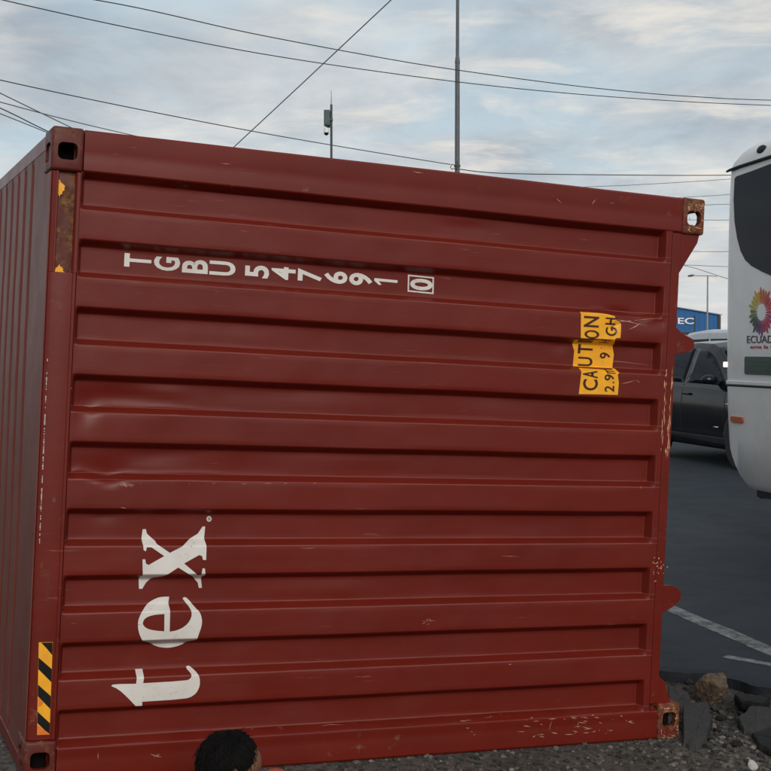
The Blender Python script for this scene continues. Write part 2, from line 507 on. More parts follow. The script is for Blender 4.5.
# corner castings -----------------------------------------------------
def rrect(cx, cy, hx, hy, r, n=5):
    pts = []
    for sx, sy, a0 in ((1, 1, 0), (-1, 1, 90), (-1, -1, 180), (1, -1, 270)):
        for k in range(n+1):
            a = math.radians(a0 + 90*k/n)
            pts.append((cx+sx*(hx-r)+r*math.cos(a), cy+sy*(hy-r)+r*math.sin(a)))
    return pts
def casting_base():
    """casting for the corner u=+, v=+, near end (y=0); outer faces at x=HU, z=HV, y=0"""
    X0, X1, Y1, Z0, Z1 = HU-0.118, HU, 0.178, HV-0.162, HV
    m = MB().box(X0, X1, 0, Y1, Z0, Z1).mesh('corner_casting')
    bm = bmesh.new(); bm.from_mesh(m)
    bmesh.ops.bevel(bm, geom=list(bm.edges), offset=0.012, segments=3, affect='EDGES', profile=0.5)
    bm.to_mesh(m); bm.free()
    ob = bpy.data.objects.new('c0', m); C.objects.link(ob)
    cut = []
    t = 0.026
    cut.append(MB().box(X0+t, X1-t, t, Y1-0.02, Z0+t, Z1-t))
    hz = HV-0.0895
    cut.append(MB().prism(rrect((X0+X1)/2, hz, 0.036, 0.032, 0.020), lambda p: (p[0], -0.02, p[1]), lambda p: (p[0], 0.06, p[1])))
    cut.append(MB().prism(rrect(0.089, hz, 0.058, 0.036, 0.028), lambda p: (X1-0.06, p[0], p[1]), lambda p: (X1+0.02, p[0], p[1])))
    cut.append(MB().prism(rrect((X0+X1)/2, 0.089, 0.028, 0.042, 0.022), lambda p: (p[0], p[1], Z1-0.06), lambda p: (p[0], p[1], Z1+0.02)))
    cobs = []
    for c in cut:
        co = bpy.data.objects.new('cut', c.mesh('cut')); C.objects.link(co); cobs.append(co)
        md = ob.modifiers.new('b', 'BOOLEAN'); md.object = co; md.operation = 'DIFFERENCE'; md.solver = 'EXACT'
    bpy.context.view_layer.update()
    me = bpy.data.meshes.new_from_object(ob.evaluated_get(bpy.context.evaluated_depsgraph_get()))
    for co in cobs + [ob]: bpy.data.objects.remove(co)
    return me
cast0 = casting_base()
for su in (1, -1):
    for sv in (1, -1):
        for far in (0, 1):
            me = cast0.copy()
            S = Matrix.Diagonal((su, -1 if far else 1, sv, 1))
            T = Matrix.Translation((0, LEN if far else 0, 0))
            me.transform(T @ S)
            if su*sv*(-1 if far else 1) < 0: me.flip_normals()
            me.materials.clear(); me.name = 'corner_casting'
            o = link('corner_casting', me, M['casting_rust'] if su > 0 else M['casting'], cont)
            me.shade_smooth()
            bm = bmesh.new(); bm.from_mesh(me)
            for e in bm.edges:
                if len(e.link_faces) == 2 and e.calc_face_angle(0) > 0.6: e.smooth = False
            bm.to_mesh(me); bm.free()
            if su > 0 and not far: o['label'] = 'rusty corner casting with bare worn edges'

for su, sv in ((1, -1), (-1, 1), (-1, -1)):  # near-black plugs added: shade in the left holes, dirt in the lower right
    MB().box(*sorted((su*(HU-0.088), su*(HU-0.030))), 0.048 if su > 0 else 0.085, 0.150, *sorted((sv*(HV-0.132), sv*(HV-0.030)))).build('dirt_shade_plug', M['dark_in'], cont)

# corner posts (run along u between the castings) -----------------------
CU = HU-0.118
def corner_post(sv, far):
    z = lambda a: sv*a
    y = (lambda a: LEN-a) if far else (lambda a: a)
    zi = V_TOP if sv > 0 else -V_BOT
    sec = [(0.010, HV-0.004), (0.0045, HV-0.012), (0.0045, HV-0.072), (0.0056, HV-0.080), (0.0056, HV-0.105), (0.0045, HV-0.113), (0.0045, zi+0.005), (0.0075, zi), (0.0525, zi-P_SL), (0.058, zi-P_SL-0.001),
           (0.058, zi+0.03), (0.15, zi+0.03), (0.15, HV-0.004)]
    us = [-CU+0.002 + i*(2*CU-0.004)/40 for i in range(41)]
    vs, fs = [], []
    n = len(sec)
    for u in us:
        for (a, b) in sec:
            wob = 0.0018*nz(u*2.2+sv, b*3, 8.0+far, 3)
            vs.append((u, y(a+wob), z(b+wob*0.6)))
    for i in range(len(us)-1):
        for k in range(n): fs.append((i*n+k, i*n+(k+1) % n, (i+1)*n+(k+1) % n, (i+1)*n+k))
    fs += [tuple(range(n)), tuple((len(us)-1)*n+k for k in range(n))]
    MB().add(vs, fs).build('corner_post', M['rail'], cont, sharp=0.45)
for sv in (1, -1):
    for far in (0, 1): corner_post(sv, far)

def ss_(a, b, x):
    t = min(1, max(0, (x-a)/(b-a))); return t*t*(3-2*t)
# roof header (left upright in the photo), bottom sill (right upright) ----
CV = HV-0.162
HSEC = [(-HU+0.006, 0.030), (-HU+0.012, 0.016), (-HU+0.026, 0.0085), (PU0-0.017, 0.0085), (PU0-0.013, 0.0025), (PU0-0.002, 0.0025), (PU0-0.002, 0.10), (-HU+0.006, 0.10)]
POCK = CV-0.374
header = MB().prism(HSEC, lambda p: (p[0], p[1], -CV+0.002), lambda p: (p[0], p[1], POCK)).build('roof_header', M['rail'], cont, bevel=0.003)
# the pocket below the upper casting: rusted back plate between an edge strip and a lip
MB().prism([HSEC[0], HSEC[1], HSEC[2], (-HU+0.031, 0.0085), (-HU+0.034, 0.016), (-HU+0.034, 0.10), (-HU+0.006, 0.10)], lambda p: (p[0], p[1], POCK+0.0005), lambda p: (p[0], p[1], CV-0.002)).build('pocket_edge', M['rail'], header)
MB().prism([(PU0-0.019, 0.012), (PU0-0.013, 0.0025), (PU0-0.002, 0.0025), (PU0-0.002, 0.10), (PU0-0.019, 0.10)], lambda p: (p[0], p[1], POCK+0.0005), lambda p: (p[0], p[1], CV-0.002)).build('pocket_lip', M['rail'], header)
rows = []
for i in range(25):
    v = POCK-0.001 + i*(0.374-0.0)/24
    row = []
    for j in range(9):
        u = -HU+0.033 + j*(PU0-0.018+HU-0.033)/8
        yy = 0.021 + 0.003*nz(u*14, v*7, 2.0, 3) - 0.007*max(0, 1-abs(v-(CV-0.068))/0.012) + 0.006*ss_(CV-0.05, CV, v)
        row.append((u, yy, v))
    rows.append(row)
me = grid_mesh('pocket_plate', rows); me.flip_normals()
link('pocket_plate', me, M['rust'], header, True)
me = MB().box(-HU+0.003, -HU+0.0075, 0.022, 0.150, -CV+0.004, CV-0.004).mesh('roof_flange')
at_ = me.attributes.new('dust', 'FLOAT', 'POINT'); at_.data.foreach_set('value', [1.0]*len(me.vertices))
link('roof_flange', me, M['roof'], header)
SILL1 = HU-0.121
sill = MB().prism([(PU1+0.0015, 0.0045), (SILL1, 0.0045), (SILL1, 0.11), (SILL1-0.006, 0.11), (SILL1-0.006, 0.012), (PU1+0.0015, 0.012)],
           lambda p: (p[0], p[1], -CV+0.002), lambda p: (p[0], p[1], CV-0.002)).build('bottom_sill', M['rail'], cont, bevel=0.0025)
def plate(name, pts, y0, y1, mat, parent, plane=None):
    poly = [(lambda q: (q.x, q.z))(loc_on_plane(px, py, plane if plane is not None else y0)) for px, py in pts]
    return MB().prism(poly, lambda p: (p[0], y0, p[1]), lambda p: (p[0], y1, p[1])).build(name, mat, parent, bevel=0.002)
plate('gusset', [(668, 228), (700, 233), (697.5, 243), (679.5, 272.5), (668, 272)], 0.016, 0.028, M['rail'], cont)
plate('gusset', [(652, 676), (658.6, 675.5), (664.8, 681.5), (668.8, 696), (672, 706), (652, 706)], 0.016, 0.028, M['rail'], cont)
plate('tunnel_plate', [(668, 318), (675.5, 326.5), (682.5, 333.5), (694.2, 339.7), (694.4, 349), (687, 352.3), (674, 355), (668, 355)], 0.0135, 0.028, M['rail'], cont)
plate('tunnel_plate', [(652, 585.2), (671.6, 585.4), (678.5, 588.4), (681.2, 593.4), (680.2, 600), (674.7, 606), (664.6, 612), (652, 620)], 0.0135, 0.028, M['rail'], cont)

# roof skin: corrugated across, seen at a grazing angle on the left -------
def roof_panel():
    ys = [0.028, 0.20]
    y = 0.485
    prof = [(0.030, 0.0), (0.150, 0.0), (0.153, 0.006), (0.163, 0.006), (0.166, 0.0), (0.40, 0.0)]
    while y < LEN-0.35:
        prof += [(y, 0.0), (y+0.010, 0.024), (y+0.075, 0.024), (y+0.085, 0.0), (y+0.16, 0.0)]
        y += 0.2095
    prof += [(LEN-0.03, 0.0)]
    vs = [-1.158 + i*2.316/24 for i in range(25)]
    rows = []
    for yy, d in prof:
        row = []
        for v in vs:
            e = min(1, (1.158-abs(v))/0.05)
            wob = 0.004*nz(yy*0.9, v*1.4, 5.0, 3)
            row.append((-HU+0.009 + d*e + wob*e, yy, v))
        rows.append(row)
    me = grid_mesh('roof_panel', rows)
    at_ = me.attributes.new('dust', 'FLOAT', 'POINT')
    at_.data.foreach_set('value', [0.0 if d > 0.003 else 1.0 for yy, d in prof for v in vs])
    o = link('roof_panel', me, M['roof'], cont, False)
    return o
roof_panel()
for sv in (1, -1):
    MB().box(-HU+0.007, -HU+0.067, 0.178, LEN-0.178, *sorted((sv*(HV-0.066), sv*(HV-0.006)))).build('top_side_rail', M['rail'], cont, bevel=0.006)
    MB().box(SILL1-0.02, HU-0.012, 0.178, LEN-0.178, *sorted((sv*(HV-0.05), sv*(HV-0.006)))).build('bottom_side_rail', M['rail'], cont, bevel=0.004)
    # long side wall with vertical corrugations
    prof = [(0.15, 0.0)]
    y = 0.20
    while y < LEN-0.45:
        prof += [(y, 0.0), (y+0.068, 0.036), (y+0.138, 0.036), (y+0.206, 0.0)]
        y += 0.278
    prof.append((LEN-0.15, 0.0))
    rows = [[(u, yy, sv*(HV-0.010-d)) for u in (-HU+0.062, -0.7, 0, 0.7, SILL1-0.012)] for yy, d in prof]
    link('side_wall', grid_mesh('side_wall', rows), M['paint'], cont)
MB().box(SILL1-0.045, SILL1-0.017, 0.11, LEN-0.12, -HV+0.055, HV-0.055).build('floor_board', M['plywood'], cont)
xm = MB().box(SILL1-0.016, HU-0.035, -0.022, 0.022, -HV+0.052, HV-0.052).mesh('cross_member')
for i in range(30):
    y = 3.3 + i*(LEN-3.6)/29
    o = link('cross_member', xm, M['rail'], cont); o.location = (0, y, 0)
for sv in (1, -1):
    v0, v1 = sorted((sv*0.012, sv*(HV-0.165)))
    d = MB().box(-HU+0.12, SILL1-0.02, LEN-0.075, LEN-0.03, v0, v1).build('rear_door', M['paint'], cont, bevel=0.003)
    for q in (0.3, 0.75):
        MB().tube([(-HU+0.10, LEN-0.012, sv*q), (SILL1, LEN-0.012, sv*q)], 0.017, 10).build('locking_bar', M['rail'], d)
MB().box(-HU+0.006, -HU+0.118, LEN-0.12, LEN-0.006, -CV, CV).build('door_header', M['rail'], cont)
MB().box(SILL1-0.018, HU-0.01, LEN-0.14, LEN-0.006, -CV, CV).build('door_sill', M['rail'], cont)

# ---- markings on the end panel -----------------------------------------
def press(bm, off, fn=None):
    """fold a flat (u, v) drawing onto the corrugations"""
    us = [v.co.x for v in bm.verts]; vv = [v.co.z for v in bm.verts]
    lo, hi = min(vv), max(vv)
    k = int((V_REC0-hi)/PITCH_V)-1
    brk = []
    for i in range(k, k+int((hi-lo)/PITCH_V)+4):
        for o_ in (0, P_REC, P_REC+P_SL, P_REC+P_SL+P_RIDGE):
            for dd in (-0.003, 0, 0.003): brk.append(V_REC0 - i*PITCH_V - o_ + dd)
    for b in brk:
        if lo < b < hi:
            bmesh.ops.bisect_plane(bm, geom=bm.verts[:]+bm.edges[:]+bm.faces[:], plane_co=(0, 0, b), plane_no=(0, 0, 1))
    n = max(1, int((max(us)-min(us))/0.011))
    for i in range(1, n):
        bmesh.ops.bisect_plane(bm, geom=bm.verts[:]+bm.edges[:]+bm.faces[:], plane_co=(min(us)+(max(us)-min(us))*i/n, 0, 0), plane_no=(1, 0, 0))
    for v in bm.verts:
        v.co.y = (fn or depth)(v.co.x, v.co.z) - off
def decal(name, polys, mat, parent, off=0.0016, fn=None, meshes=None):
    """polys: list of [outer, hole, ...] loops in (u, v)"""
    bm = bmesh.new()
    for loops in polys:
        flat = [p for lp in loops for p in lp]
        tri = tessellate_polygon([[Vector((p[0], p[1], 0)) for p in lp] for lp in loops])
        bv = [bm.verts.new((p[0], 0, p[1])) for p in flat]
        for t in tri:
            try: bm.faces.new([bv[i] for i in t])
            except ValueError: pass
    for vs, fs in meshes or []:
        bv = [bm.verts.new((p[0], 0, p[1])) for p in vs]
        for f in fs:
            try: bm.faces.new([bv[i] for i in f])
            except ValueError: pass
    press(bm, off, fn)
    bmesh.ops.recalc_face_normals(bm, faces=bm.faces)
    for f in bm.faces:
        if f.normal.y > 0: f.normal_flip()
    me = bpy.data.meshes.new(name); bm.to_mesh(me); bm.free()
    return link(name, me, mat, parent)
def trace(pts, ox, oy, sc):
    return [(lambda q: (q.x, q.z))(hit(ox+x/sc, oy+y/sc)) for x, y in pts]
def smooth_poly(pts, keep=()):
    """Chaikin rounding of a traced outline except at the corners listed in keep"""
    out = []
    n = len(pts)
    for i, p in enumerate(pts):
        if i in keep: out.append(p); continue
        a, b = pts[i-1], pts[(i+1) % n]
        out.append((p[0]*0.72+a[0]*0.28, p[1]*0.72+a[1]*0.28)); out.append((p[0]*0.72+b[0]*0.28, p[1]*0.72+b[1]*0.28))
    return out
T_ = [(245,343),(296,341),(302,442),(600,425),(632,412),(642,392),(636,372),(598,332),(612,318),(635,325),(690,380),(702,430),(692,485),(655,532),(590,553),(295,572),(294,602),(250,603),(190,540),(130,485),(78,462),(92,449),(252,446)]
E_ = [(378,128),(383,225),(386,250),(382,398),(440,388),(500,358),(540,312),(555,262),(540,215),(482,142),(495,127),(525,145),(580,215),(615,245),(632,300),(630,350),(610,410),(590,455),(585,461),(520,472),(470,500),(400,520),(340,522),(280,512),(215,478),(172,470),(145,410),(135,345),(145,290),(175,230),(215,175),(280,137),(330,128)]
E_H = [(342,262),(340,395),(270,390),(215,378),(182,356),(172,328),(195,290),(250,270),(300,264)]
X_ = [(135,148),(160,147),(168,182),(228,235),(245,262),(345,330),(432,285),(472,248),(560,182),(597,127),(617,127),(615,240),(627,285),(625,385),(600,384),(594,355),(570,347),(455,412),(560,502),(585,498),(597,450),(615,450),(613,505),(592,512),(592,600),(568,600),(560,560),(525,515),(410,443),(290,510),(215,520),(160,560),(132,607),(107,607),(115,512),(132,507),(134,380),(156,380),(160,412),(180,424),(302,355),(205,288),(168,286),(160,318),(142,308),(138,270)]
decal('logo_lettering', [[trace(smooth_poly(T_, {0,1,2,15,16,17,20,22}), 100, 620, 7.009)]], M['white_print'], cont)
decal('logo_lettering', [[trace(smooth_poly(E_, {0,1,3,9,17,18,19,24,25}), 120, 580, 7.71), trace(smooth_poly(E_H, {0, 1}), 120, 580, 7.71)]], M['white_print'], cont)
decal('logo_lettering', [[trace(X_, 125, 510, 7.71)]], M['white_print'], cont)
ring = [[(647+20*math.cos(a*math.pi/6), 68+22*math.sin(a*math.pi/6)) for a in range(12)], [(647+11*math.cos(a*math.pi/6), 68+12*math.sin(a*math.pi/6)) for a in range(12)]]
decal('registered_mark', [[trace(ring[0], 125, 510, 7.71), trace(ring[1], 125, 510, 7.71)], [trace([(642,62),(651,62),(651,74),(642,74)], 125, 510, 7.71)]], M['white_print'], cont)

def glyph_at(ch, cx, cy, wpx, hpx, bold=0.02, lean=0.0):
    """a letter whose top points left in the photo: letter height runs along -u, letter width along +v"""
    vs, fs, asp = text_mesh(ch, bold)
    c = hit(cx, cy); a = hit(cx-wpx/2, cy - (wpx/2)*lean); b = hit(cx+wpx/2, cy + (wpx/2)*lean)
    H = b.x-a.x
    W = hpx/(F_PX/(CM @ c).y)
    return [(c.x + H*(0.5-y), c.z + W*(x-0.5)) for x, y in vs], fs
serial = [('T',137.8,260.7,27,13.4),('G',166.9,263.9,26,13.7),('B',194.9,266.5,25.7,13.5),('U',222.4,268.4,26,14),('5',257,271.6,24,12.4),('4',283.4,273.4,24,12.6),('7',309.8,275.2,24,12.2),('6',335.6,277.4,23.3,12.2),('9',360.6,279.4,23.3,12.2),('0',421.2,284.6,22.6,11.4)]
for ch, cx, cy, a, b in serial:
    decal('serial_character', [], M['white_print'], cont, meshes=[glyph_at(ch, cx, cy, a, b, 0.028, 0.09)])
c1 = hit(385.8, 279.6)
ONE = [(374.2,278.1),(397.4,280.3),(397.2,283.0),(378.6,281.2),(381.4,284.6),(378.8,285.0),(374.1,280.6)]
decal('serial_character', [[trace(ONE, 0, 0, 1)]], M['white_print'], cont)
fo = [(407.8,274.6),(433.8,277.2),(433.4,294.2),(407.4,291.6)]
fi = [(409.2,276.2),(432.4,278.5),(432.0,292.6),(408.8,290.3)]
decal('serial_frame', [[trace(fo, 0, 0, 1), trace(fi, 0, 0, 1)]], M['white_print'], cont)

# caution sticker, torn and broken across the ridges ----------------------
def dm(px, py): q = hit(px, py); return (q.x, q.z)
Z4 = lambda pts: [dm(565+x/11.014, 300+y/11.014) for x, y in pts]
Z5 = lambda pts: [dm(565+x/11.014, 340+y/11.014) for x, y in pts]
st = decal('caution_sticker', [[Z4([(158,130),(270,136),(380,145),(470,158),(545,178),(560,222),(585,232),(615,262),(613,340),(608,418),(560,420),(545,436),(350,426),(170,421)])]], M['yellow'], cont)
st2 = decal('caution_sticker', [[Z4([(105,436),(300,438),(545,440),(540,480),(535,600),(525,752),(300,742),(90,730),(98,560)])]], M['yellow'], cont)
st3 = decal('caution_sticker', [[Z5([(145,306),(420,326),(500,318),(540,312),(595,360),(578,380),(590,470),(580,605),(350,598),(150,595)])]], M['yellow'], cont)
def box_glyph(ch, zi, x0, x1, y0, y1, bold=0.015):
    oy = 300 if zi == 4 else 340
    return glyph_at(ch, 565+(x0+x1)/2/11.014, oy+(y0+y1)/2/11.014, (x1-x0)/11.014, (y1-y0)/11.014, bold, 0.05)
for a in (
     [('N',4,205,370,180,298),('O',4,210,373,332,424),('G',4,443,570,300,395),('H',4,443,560,195,272)]): decal('sticker_character', [], M['brown_print'], st, 0.0038, meshes=[box_glyph(*a)])
for a in (
     [('I',4,140,300,442,468),('T',4,140,300,490,592),('U',4,140,298,628,728),('9',4,380,493,578,645),('H',4,385,493,442,474)]): decal('sticker_character', [], M['brown_print'], st2, 0.0034, meshes=[box_glyph(*a)])
decal('sticker_fraction', [], M['orange_vinyl'], st2, 0.0026, meshes=[box_glyph(*a) for a in [('1',4,382,416,516,536,0.0),('2',4,456,500,508,546,0.0)]] + [([(lambda q: (q.x, q.z))(hit(565+x/11.014, 300+y/11.014)) for x, y in ((430,505),(439,505),(439,550),(430,550))], [(0,1,2,3)])])
for a in (
     [('C',5,195,357,432,555),('A',5,192,357,335,418),('2',5,432,538,503,570),('.',5,520,540,460,475),('9',5,432,538,378,446),('m',5,440,538,318,367)]): decal('sticker_character', [], M['brown_print'], st3, 0.0034, meshes=[box_glyph(*a)])
# hazard stripes on the roof header
def hdm(px, py): q = loc_on_plane(px, py, 0.0085); return (q.x, q.z)
flatfn = lambda u, v: 0.0085
tl, tr, br, bl = (38.7,642.3), (52.7,642), (49.5,734.3), (36.9,735)
hz = decal('hazard_stripe_sticker', [[[hdm(*p) for p in (tl, tr, br, bl)]]], M['yellow'], cont, 0.0012, flatfn)
def hs(yl, yr):       # point on left / right border at given heights
    f = lambda y: (38.7+(36.9-38.7)*(y-642.3)/92.7, 52.7+(49.5-52.7)*(y-642)/92.3)
    return (f(yl)[0]+0.1, yl), (f(yr)[1]-0.1, yr)
for k in range(-1, 3):
    yl0 = 657.5 + 27.0*k; yl1 = yl0 + 11.5
    c = lambda y: min(734.6, max(642.6, y))
    a, b = hs(c(yl0), c(yl0+11.5)); d, e = hs(c(yl1), c(yl1+13.0))
    if k == -1: poly = [(41.2, 642.5), (52.5, 642.3), e, (47.0, 648.8)]
    else: poly = [a, b, e, d]
    decal('black_stripe', [[[hdm(*p) for p in poly]]], M['black_print'], hz, 0.0022, flatfn)
decal('worn_patch', [[[hdm(*p) for p in ((38.2,697),(41,699.5),(43,702),(41.5,705.5),(38.2,706.5))]]], M['orange_vinyl'], hz, 0.0024, flatfn)
decal('worn_patch', [[[hdm(*p) for p in ((37.0,724.5),(49.3,733.6),(49.2,734.4),(37,734.9))]]], M['orange_vinyl'], hz, 0.0026, flatfn)
pk = lambda u, v: 0.0205
hdm = lambda px, py: (lambda q: (q.x, q.z))(loc_on_plane(px, py, 0.0165))
decal('torn_sticker', [[[hdm(*p) for p in ((58.8,179.0),(60.2,180.6),(61,182.6),(63.2,184),(65.2,186.6),(64.2,188),(64.6,190),(62.4,191.6),(62.0,194.2),(60.2,194.6),(59.4,197),(58.4,193.8),(57.4,192.4),(58.4,189),(57.9,185.5),(59.2,182.5))]]], M['yellow'], cont, 0.0040, pk)
decal('torn_sticker', [[[hdm(*p) for p in ((59.4,264.2),(60.2,266.4),(61.8,267),(63.2,269.2),(62.8,270.8),(64.6,272.2),(63.6,273.4),(59.5,272.8),(54.8,273.4),(54.6,270.8),(55.6,269.6),(55.2,268.2),(57.6,266.8))]]], M['yellow'], cont, 0.0045, pk)
# pale sealant running along the header edge
mb = MB(); rnd = random.Random(5)
for i in range(70):
    t = i/70.0
    q = loc_on_plane(47.2+(39.3-47.2)*t, 360+185*t, 0.014)
    if rnd.random() < 0.72:
        r = rnd.uniform(0.0010, 0.0027)
        mb.box(q.x-r*0.8, q.x+r*0.8, 0.0095, 0.0150, q.z-r*1.9, q.z+r*1.9)
tag(mb.build('sealant_bead', M['sealant'], header), kind='stuff')
# scratches and scraped edges
def scratch(segs, mat, parent, name='paint_scratch', fn=None, mapf=None):
    polys = []
    mapf = mapf or (lambda px, py: dm(px, py))
    for (x0, y0, x1, y1, w) in segs:
        dx, dy = x1-x0, y1-y0; l = math.hypot(dx, dy) or 1
        nx, ny = -dy/l*w/2, dx/l*w/2
        mx, my = (x0+x1)/2 + rnd.uniform(-.08, .08)*l, (y0+y1)/2 + rnd.uniform(-.05, .05)*l
        polys.append([[mapf(x0, y0), mapf(mx+nx, my+ny), mapf(x1, y1), mapf(mx-nx, my-ny)]])
    return tag(decal(name, polys, mat, parent, 0.0013, fn), kind='stuff')
rnd = random.Random(11)
segs = [(620,384,636,380,.8),(636,380,640,383,.6),(600,322,660,318,.8),(612,319,648,326,1.0),(628,330,642,322,1.2),(570,361,662,366,.5)]
segs += [(118+rnd.uniform(0,14), 482+rnd.uniform(0,5), 119+rnd.uniform(0,16), 483+rnd.uniform(0,6), .7) for _ in range(14)]
segs += [(x+rnd.uniform(0,14), 482.5+rnd.uniform(0,1), x+rnd.uniform(2,18), 483+rnd.uniform(0,1), .5) for x in range(90, 330, 24)]
segs += [(421+rnd.uniform(0,12), 619+rnd.uniform(-3,5), 423+rnd.uniform(0,14), 620+rnd.uniform(-3,5), .5) for _ in range(7)]
segs += [(640.5,485.5,640.8,489.5,.6),(500,556,520,556.5,.5),(300,548,318,547,.5),(508,665,512,664,1.0),(120,507,127,508.5,.8)]
scratch(segs, M['scratch'], cont)
flat_post = lambda u, v: 0.0048
mp = lambda px, py: (lambda q: (q.x, q.z))(loc_on_plane(px, py, 0.004))
segs = [(552,720,549,732,.6)]
for _ in range(46):
    x = rnd.choice([470, 535, 560, 590, 630]) + rnd.gauss(0, 11); y = 768-(x-22)*0.052-rnd.uniform(4, 24) - (x < 500)*6
    if x < 662: segs.append((x, y, x+rnd.uniform(-9, 10), y+rnd.uniform(-2, 2), rnd.uniform(.4, 1.3)))
segs += [(150,754,162,757,1.5),(153,757,160,754,1.0),(98,752,98.5,760,.8),(320,726,345,725,.5),(220,163,232,164,.6),(412,171,424,173,1.0),(556,198,562,203,.8),(592,205,596,199,1.0),(610,203,614,203,.6)]
scratch(segs, M['scratch'], cont, 'post_scratch', flat_post, mp)
segs = []
for i in range(46):
    y = rnd.uniform(366, 455); t = (y-366)/90
    x = rnd.choice((661.6, 667.4))-(y-370)*0.052 + rnd.gauss(0, 0.7) + 4.5
    segs.append((x, y, x-0.4+rnd.uniform(-.4, .4), y+rnd.uniform(4, 14), rnd.uniform(.4, 1.2)))
for i in range(24):
    x, y = rnd.gauss(657.5, 3.0), rnd.gauss(566, 7)
    segs.append((x, y, x+rnd.uniform(-2, 2), y+rnd.uniform(-2, 3), rnd.uniform(.5, 1.5)))
scratch([s for s in segs if s[0] > 653], M['rust_scratch'], cont, 'scraped_edge', lambda u, v: 0.0045, mp)
# bare chips on the two castings at the underside corners
segs = []
for (cx, cy, hx, hy) in ((668.5, 722, 11, 17), (695.5, 217.5, 10, 15)):
    for i in range(60):
        e = rnd.choice('lrtb')
        fx = rnd.uniform(-1, 1); d_ = abs(rnd.gauss(0, 0.22))
        x, y = {'l': (-0.8+d_, fx), 'r': (0.92-d_, fx), 't': (fx, -0.9+d_), 'b': (fx, 0.92-d_)}[e]
        if abs(x) < 0.5 and abs(y) < 0.5: continue
        x, y = cx+x*hx, cy+y*hy
        if e in 'lr': segs.append((x, y, x+rnd.uniform(-.6, .6), y+rnd.uniform(1, 5), rnd.uniform(.3, 1.1)))
        else: segs.append((x, y, x+rnd.uniform(1, 5), y+rnd.uniform(-.5, .9), rnd.uniform(.3, 1.1)))
def clampc(sg):
    x0, y0, x1, y1, w = sg
    return (x0, y0, x1, y1, w) if (659.5 < min(x0, x1) and max(x0, x1) < 677.6 and 706 < min(y0, y1) and max(y0, y1) < 738.5) or (687 < min(x0, x1) and max(x0, x1) < 705.5-(max(y0, y1)-202)*0.09 and 202 < min(y0, y1) and max(y0, y1) < 233) else None
segs = [q for q in map(clampc, segs) if q]
scratch(segs, M['rust_scratch'], cont, 'casting_chips', lambda u, v: 0.0007, mp)

# ------------------------------------------------------------------ ground, road
def ss(a, b, x):
    t = min(1, max(0, (x-a)/(b-a))); return t*t*(3-2*t)
BLX, BLY = -1.338, 4.895
def s_of(x, y): return (x-BLX)*math.cos(YAW) + (y-BLY)*math.sin(YAW)
def w_of(x, y): return -(x-BLX)*math.sin(YAW) + (y-BLY)*math.cos(YAW)
def base_z(x, y):
    s = s_of(x, y)
    if s < 0: z = 0.004
    elif s < 2.95: z = 0.004 - 0.0521*s
    else: z = -0.150 + 0.022*ss(2.95, 4.3, s)
    return z
PITS = ((1.52, 6.72, 0.24, 0.10), (1.74, 6.42, 0.16, 0.06), (1.36, 6.75, 0.20, 0.07), (2.02, 6.50, 0.16, 0.05))
def ground_z(x, y):
    z = base_z(x, y)
    inside = (-0.04 < s_of(x, y) < 2.95 and -0.03 < w_of(x, y) < 12.25)
    if not inside and abs(x) < 8 and -1 < y < 22:
        near = min(1.0, max(0.0, max(-w_of(x, y), -s_of(x, y), s_of(x, y)-2.9))/0.25)
        z += near*(0.020*nz(x*1.3, y*1.3, 2.0, 3) + 0.008*nz(x*6, y*6, 4.0, 3)) - 0.006*near
        z += 0.03*near*ss(0.1, 0.9, -w_of(x, y))*0.3
    for px, py, r, d in PITS:
        q = ((x-px)**2+(y-py)**2)/(r*r)
        if q < 5: z -= d*math.exp(-q)
    return z
def spread(lo, hi, fine0, fine1, step, grow=1.35):
    vals = []
    v = fine0
    while v <= fine1: vals.append(v); v += step
    d = step; v = fine1
    while v < hi: d *= grow; v += d; vals.append(min(v, hi))
    d = step; v = fine0
    while v > lo: d *= grow; v -= d; vals.append(max(v, lo))
    return sorted(set(vals))
def gravel_mat():
    m = Mat('roadside gravel and dirt')
    n1 = m.noise(1.3, 6, 0.6); n2 = m.noise(26, 6, 0.7); n3 = m.noise(90, 4, 0.7)
    c = m.mix(m.ramp(n1, 0.35, 0.65), (0.080, 0.068, 0.057), (0.130, 0.113, 0.098))
    c = m.mix(m.ramp(n2, 0.45, 0.62), c, (0.026, 0.021, 0.018))
    c = m.mix(m.math('MULTIPLY', m.ramp(n3, 0.60, 0.72), 0.6), c, (0.24, 0.22, 0.20))
    m.put('Base Color', c); m.put('Roughness', 0.95)
    b = m.math('ADD', m.math('MULTIPLY', n2, 0.7), m.math('MULTIPLY', n3, 0.4))
    m.bump(b, 0.9, 0.03)
    return m.m
M['gravel'] = gravel_mat()
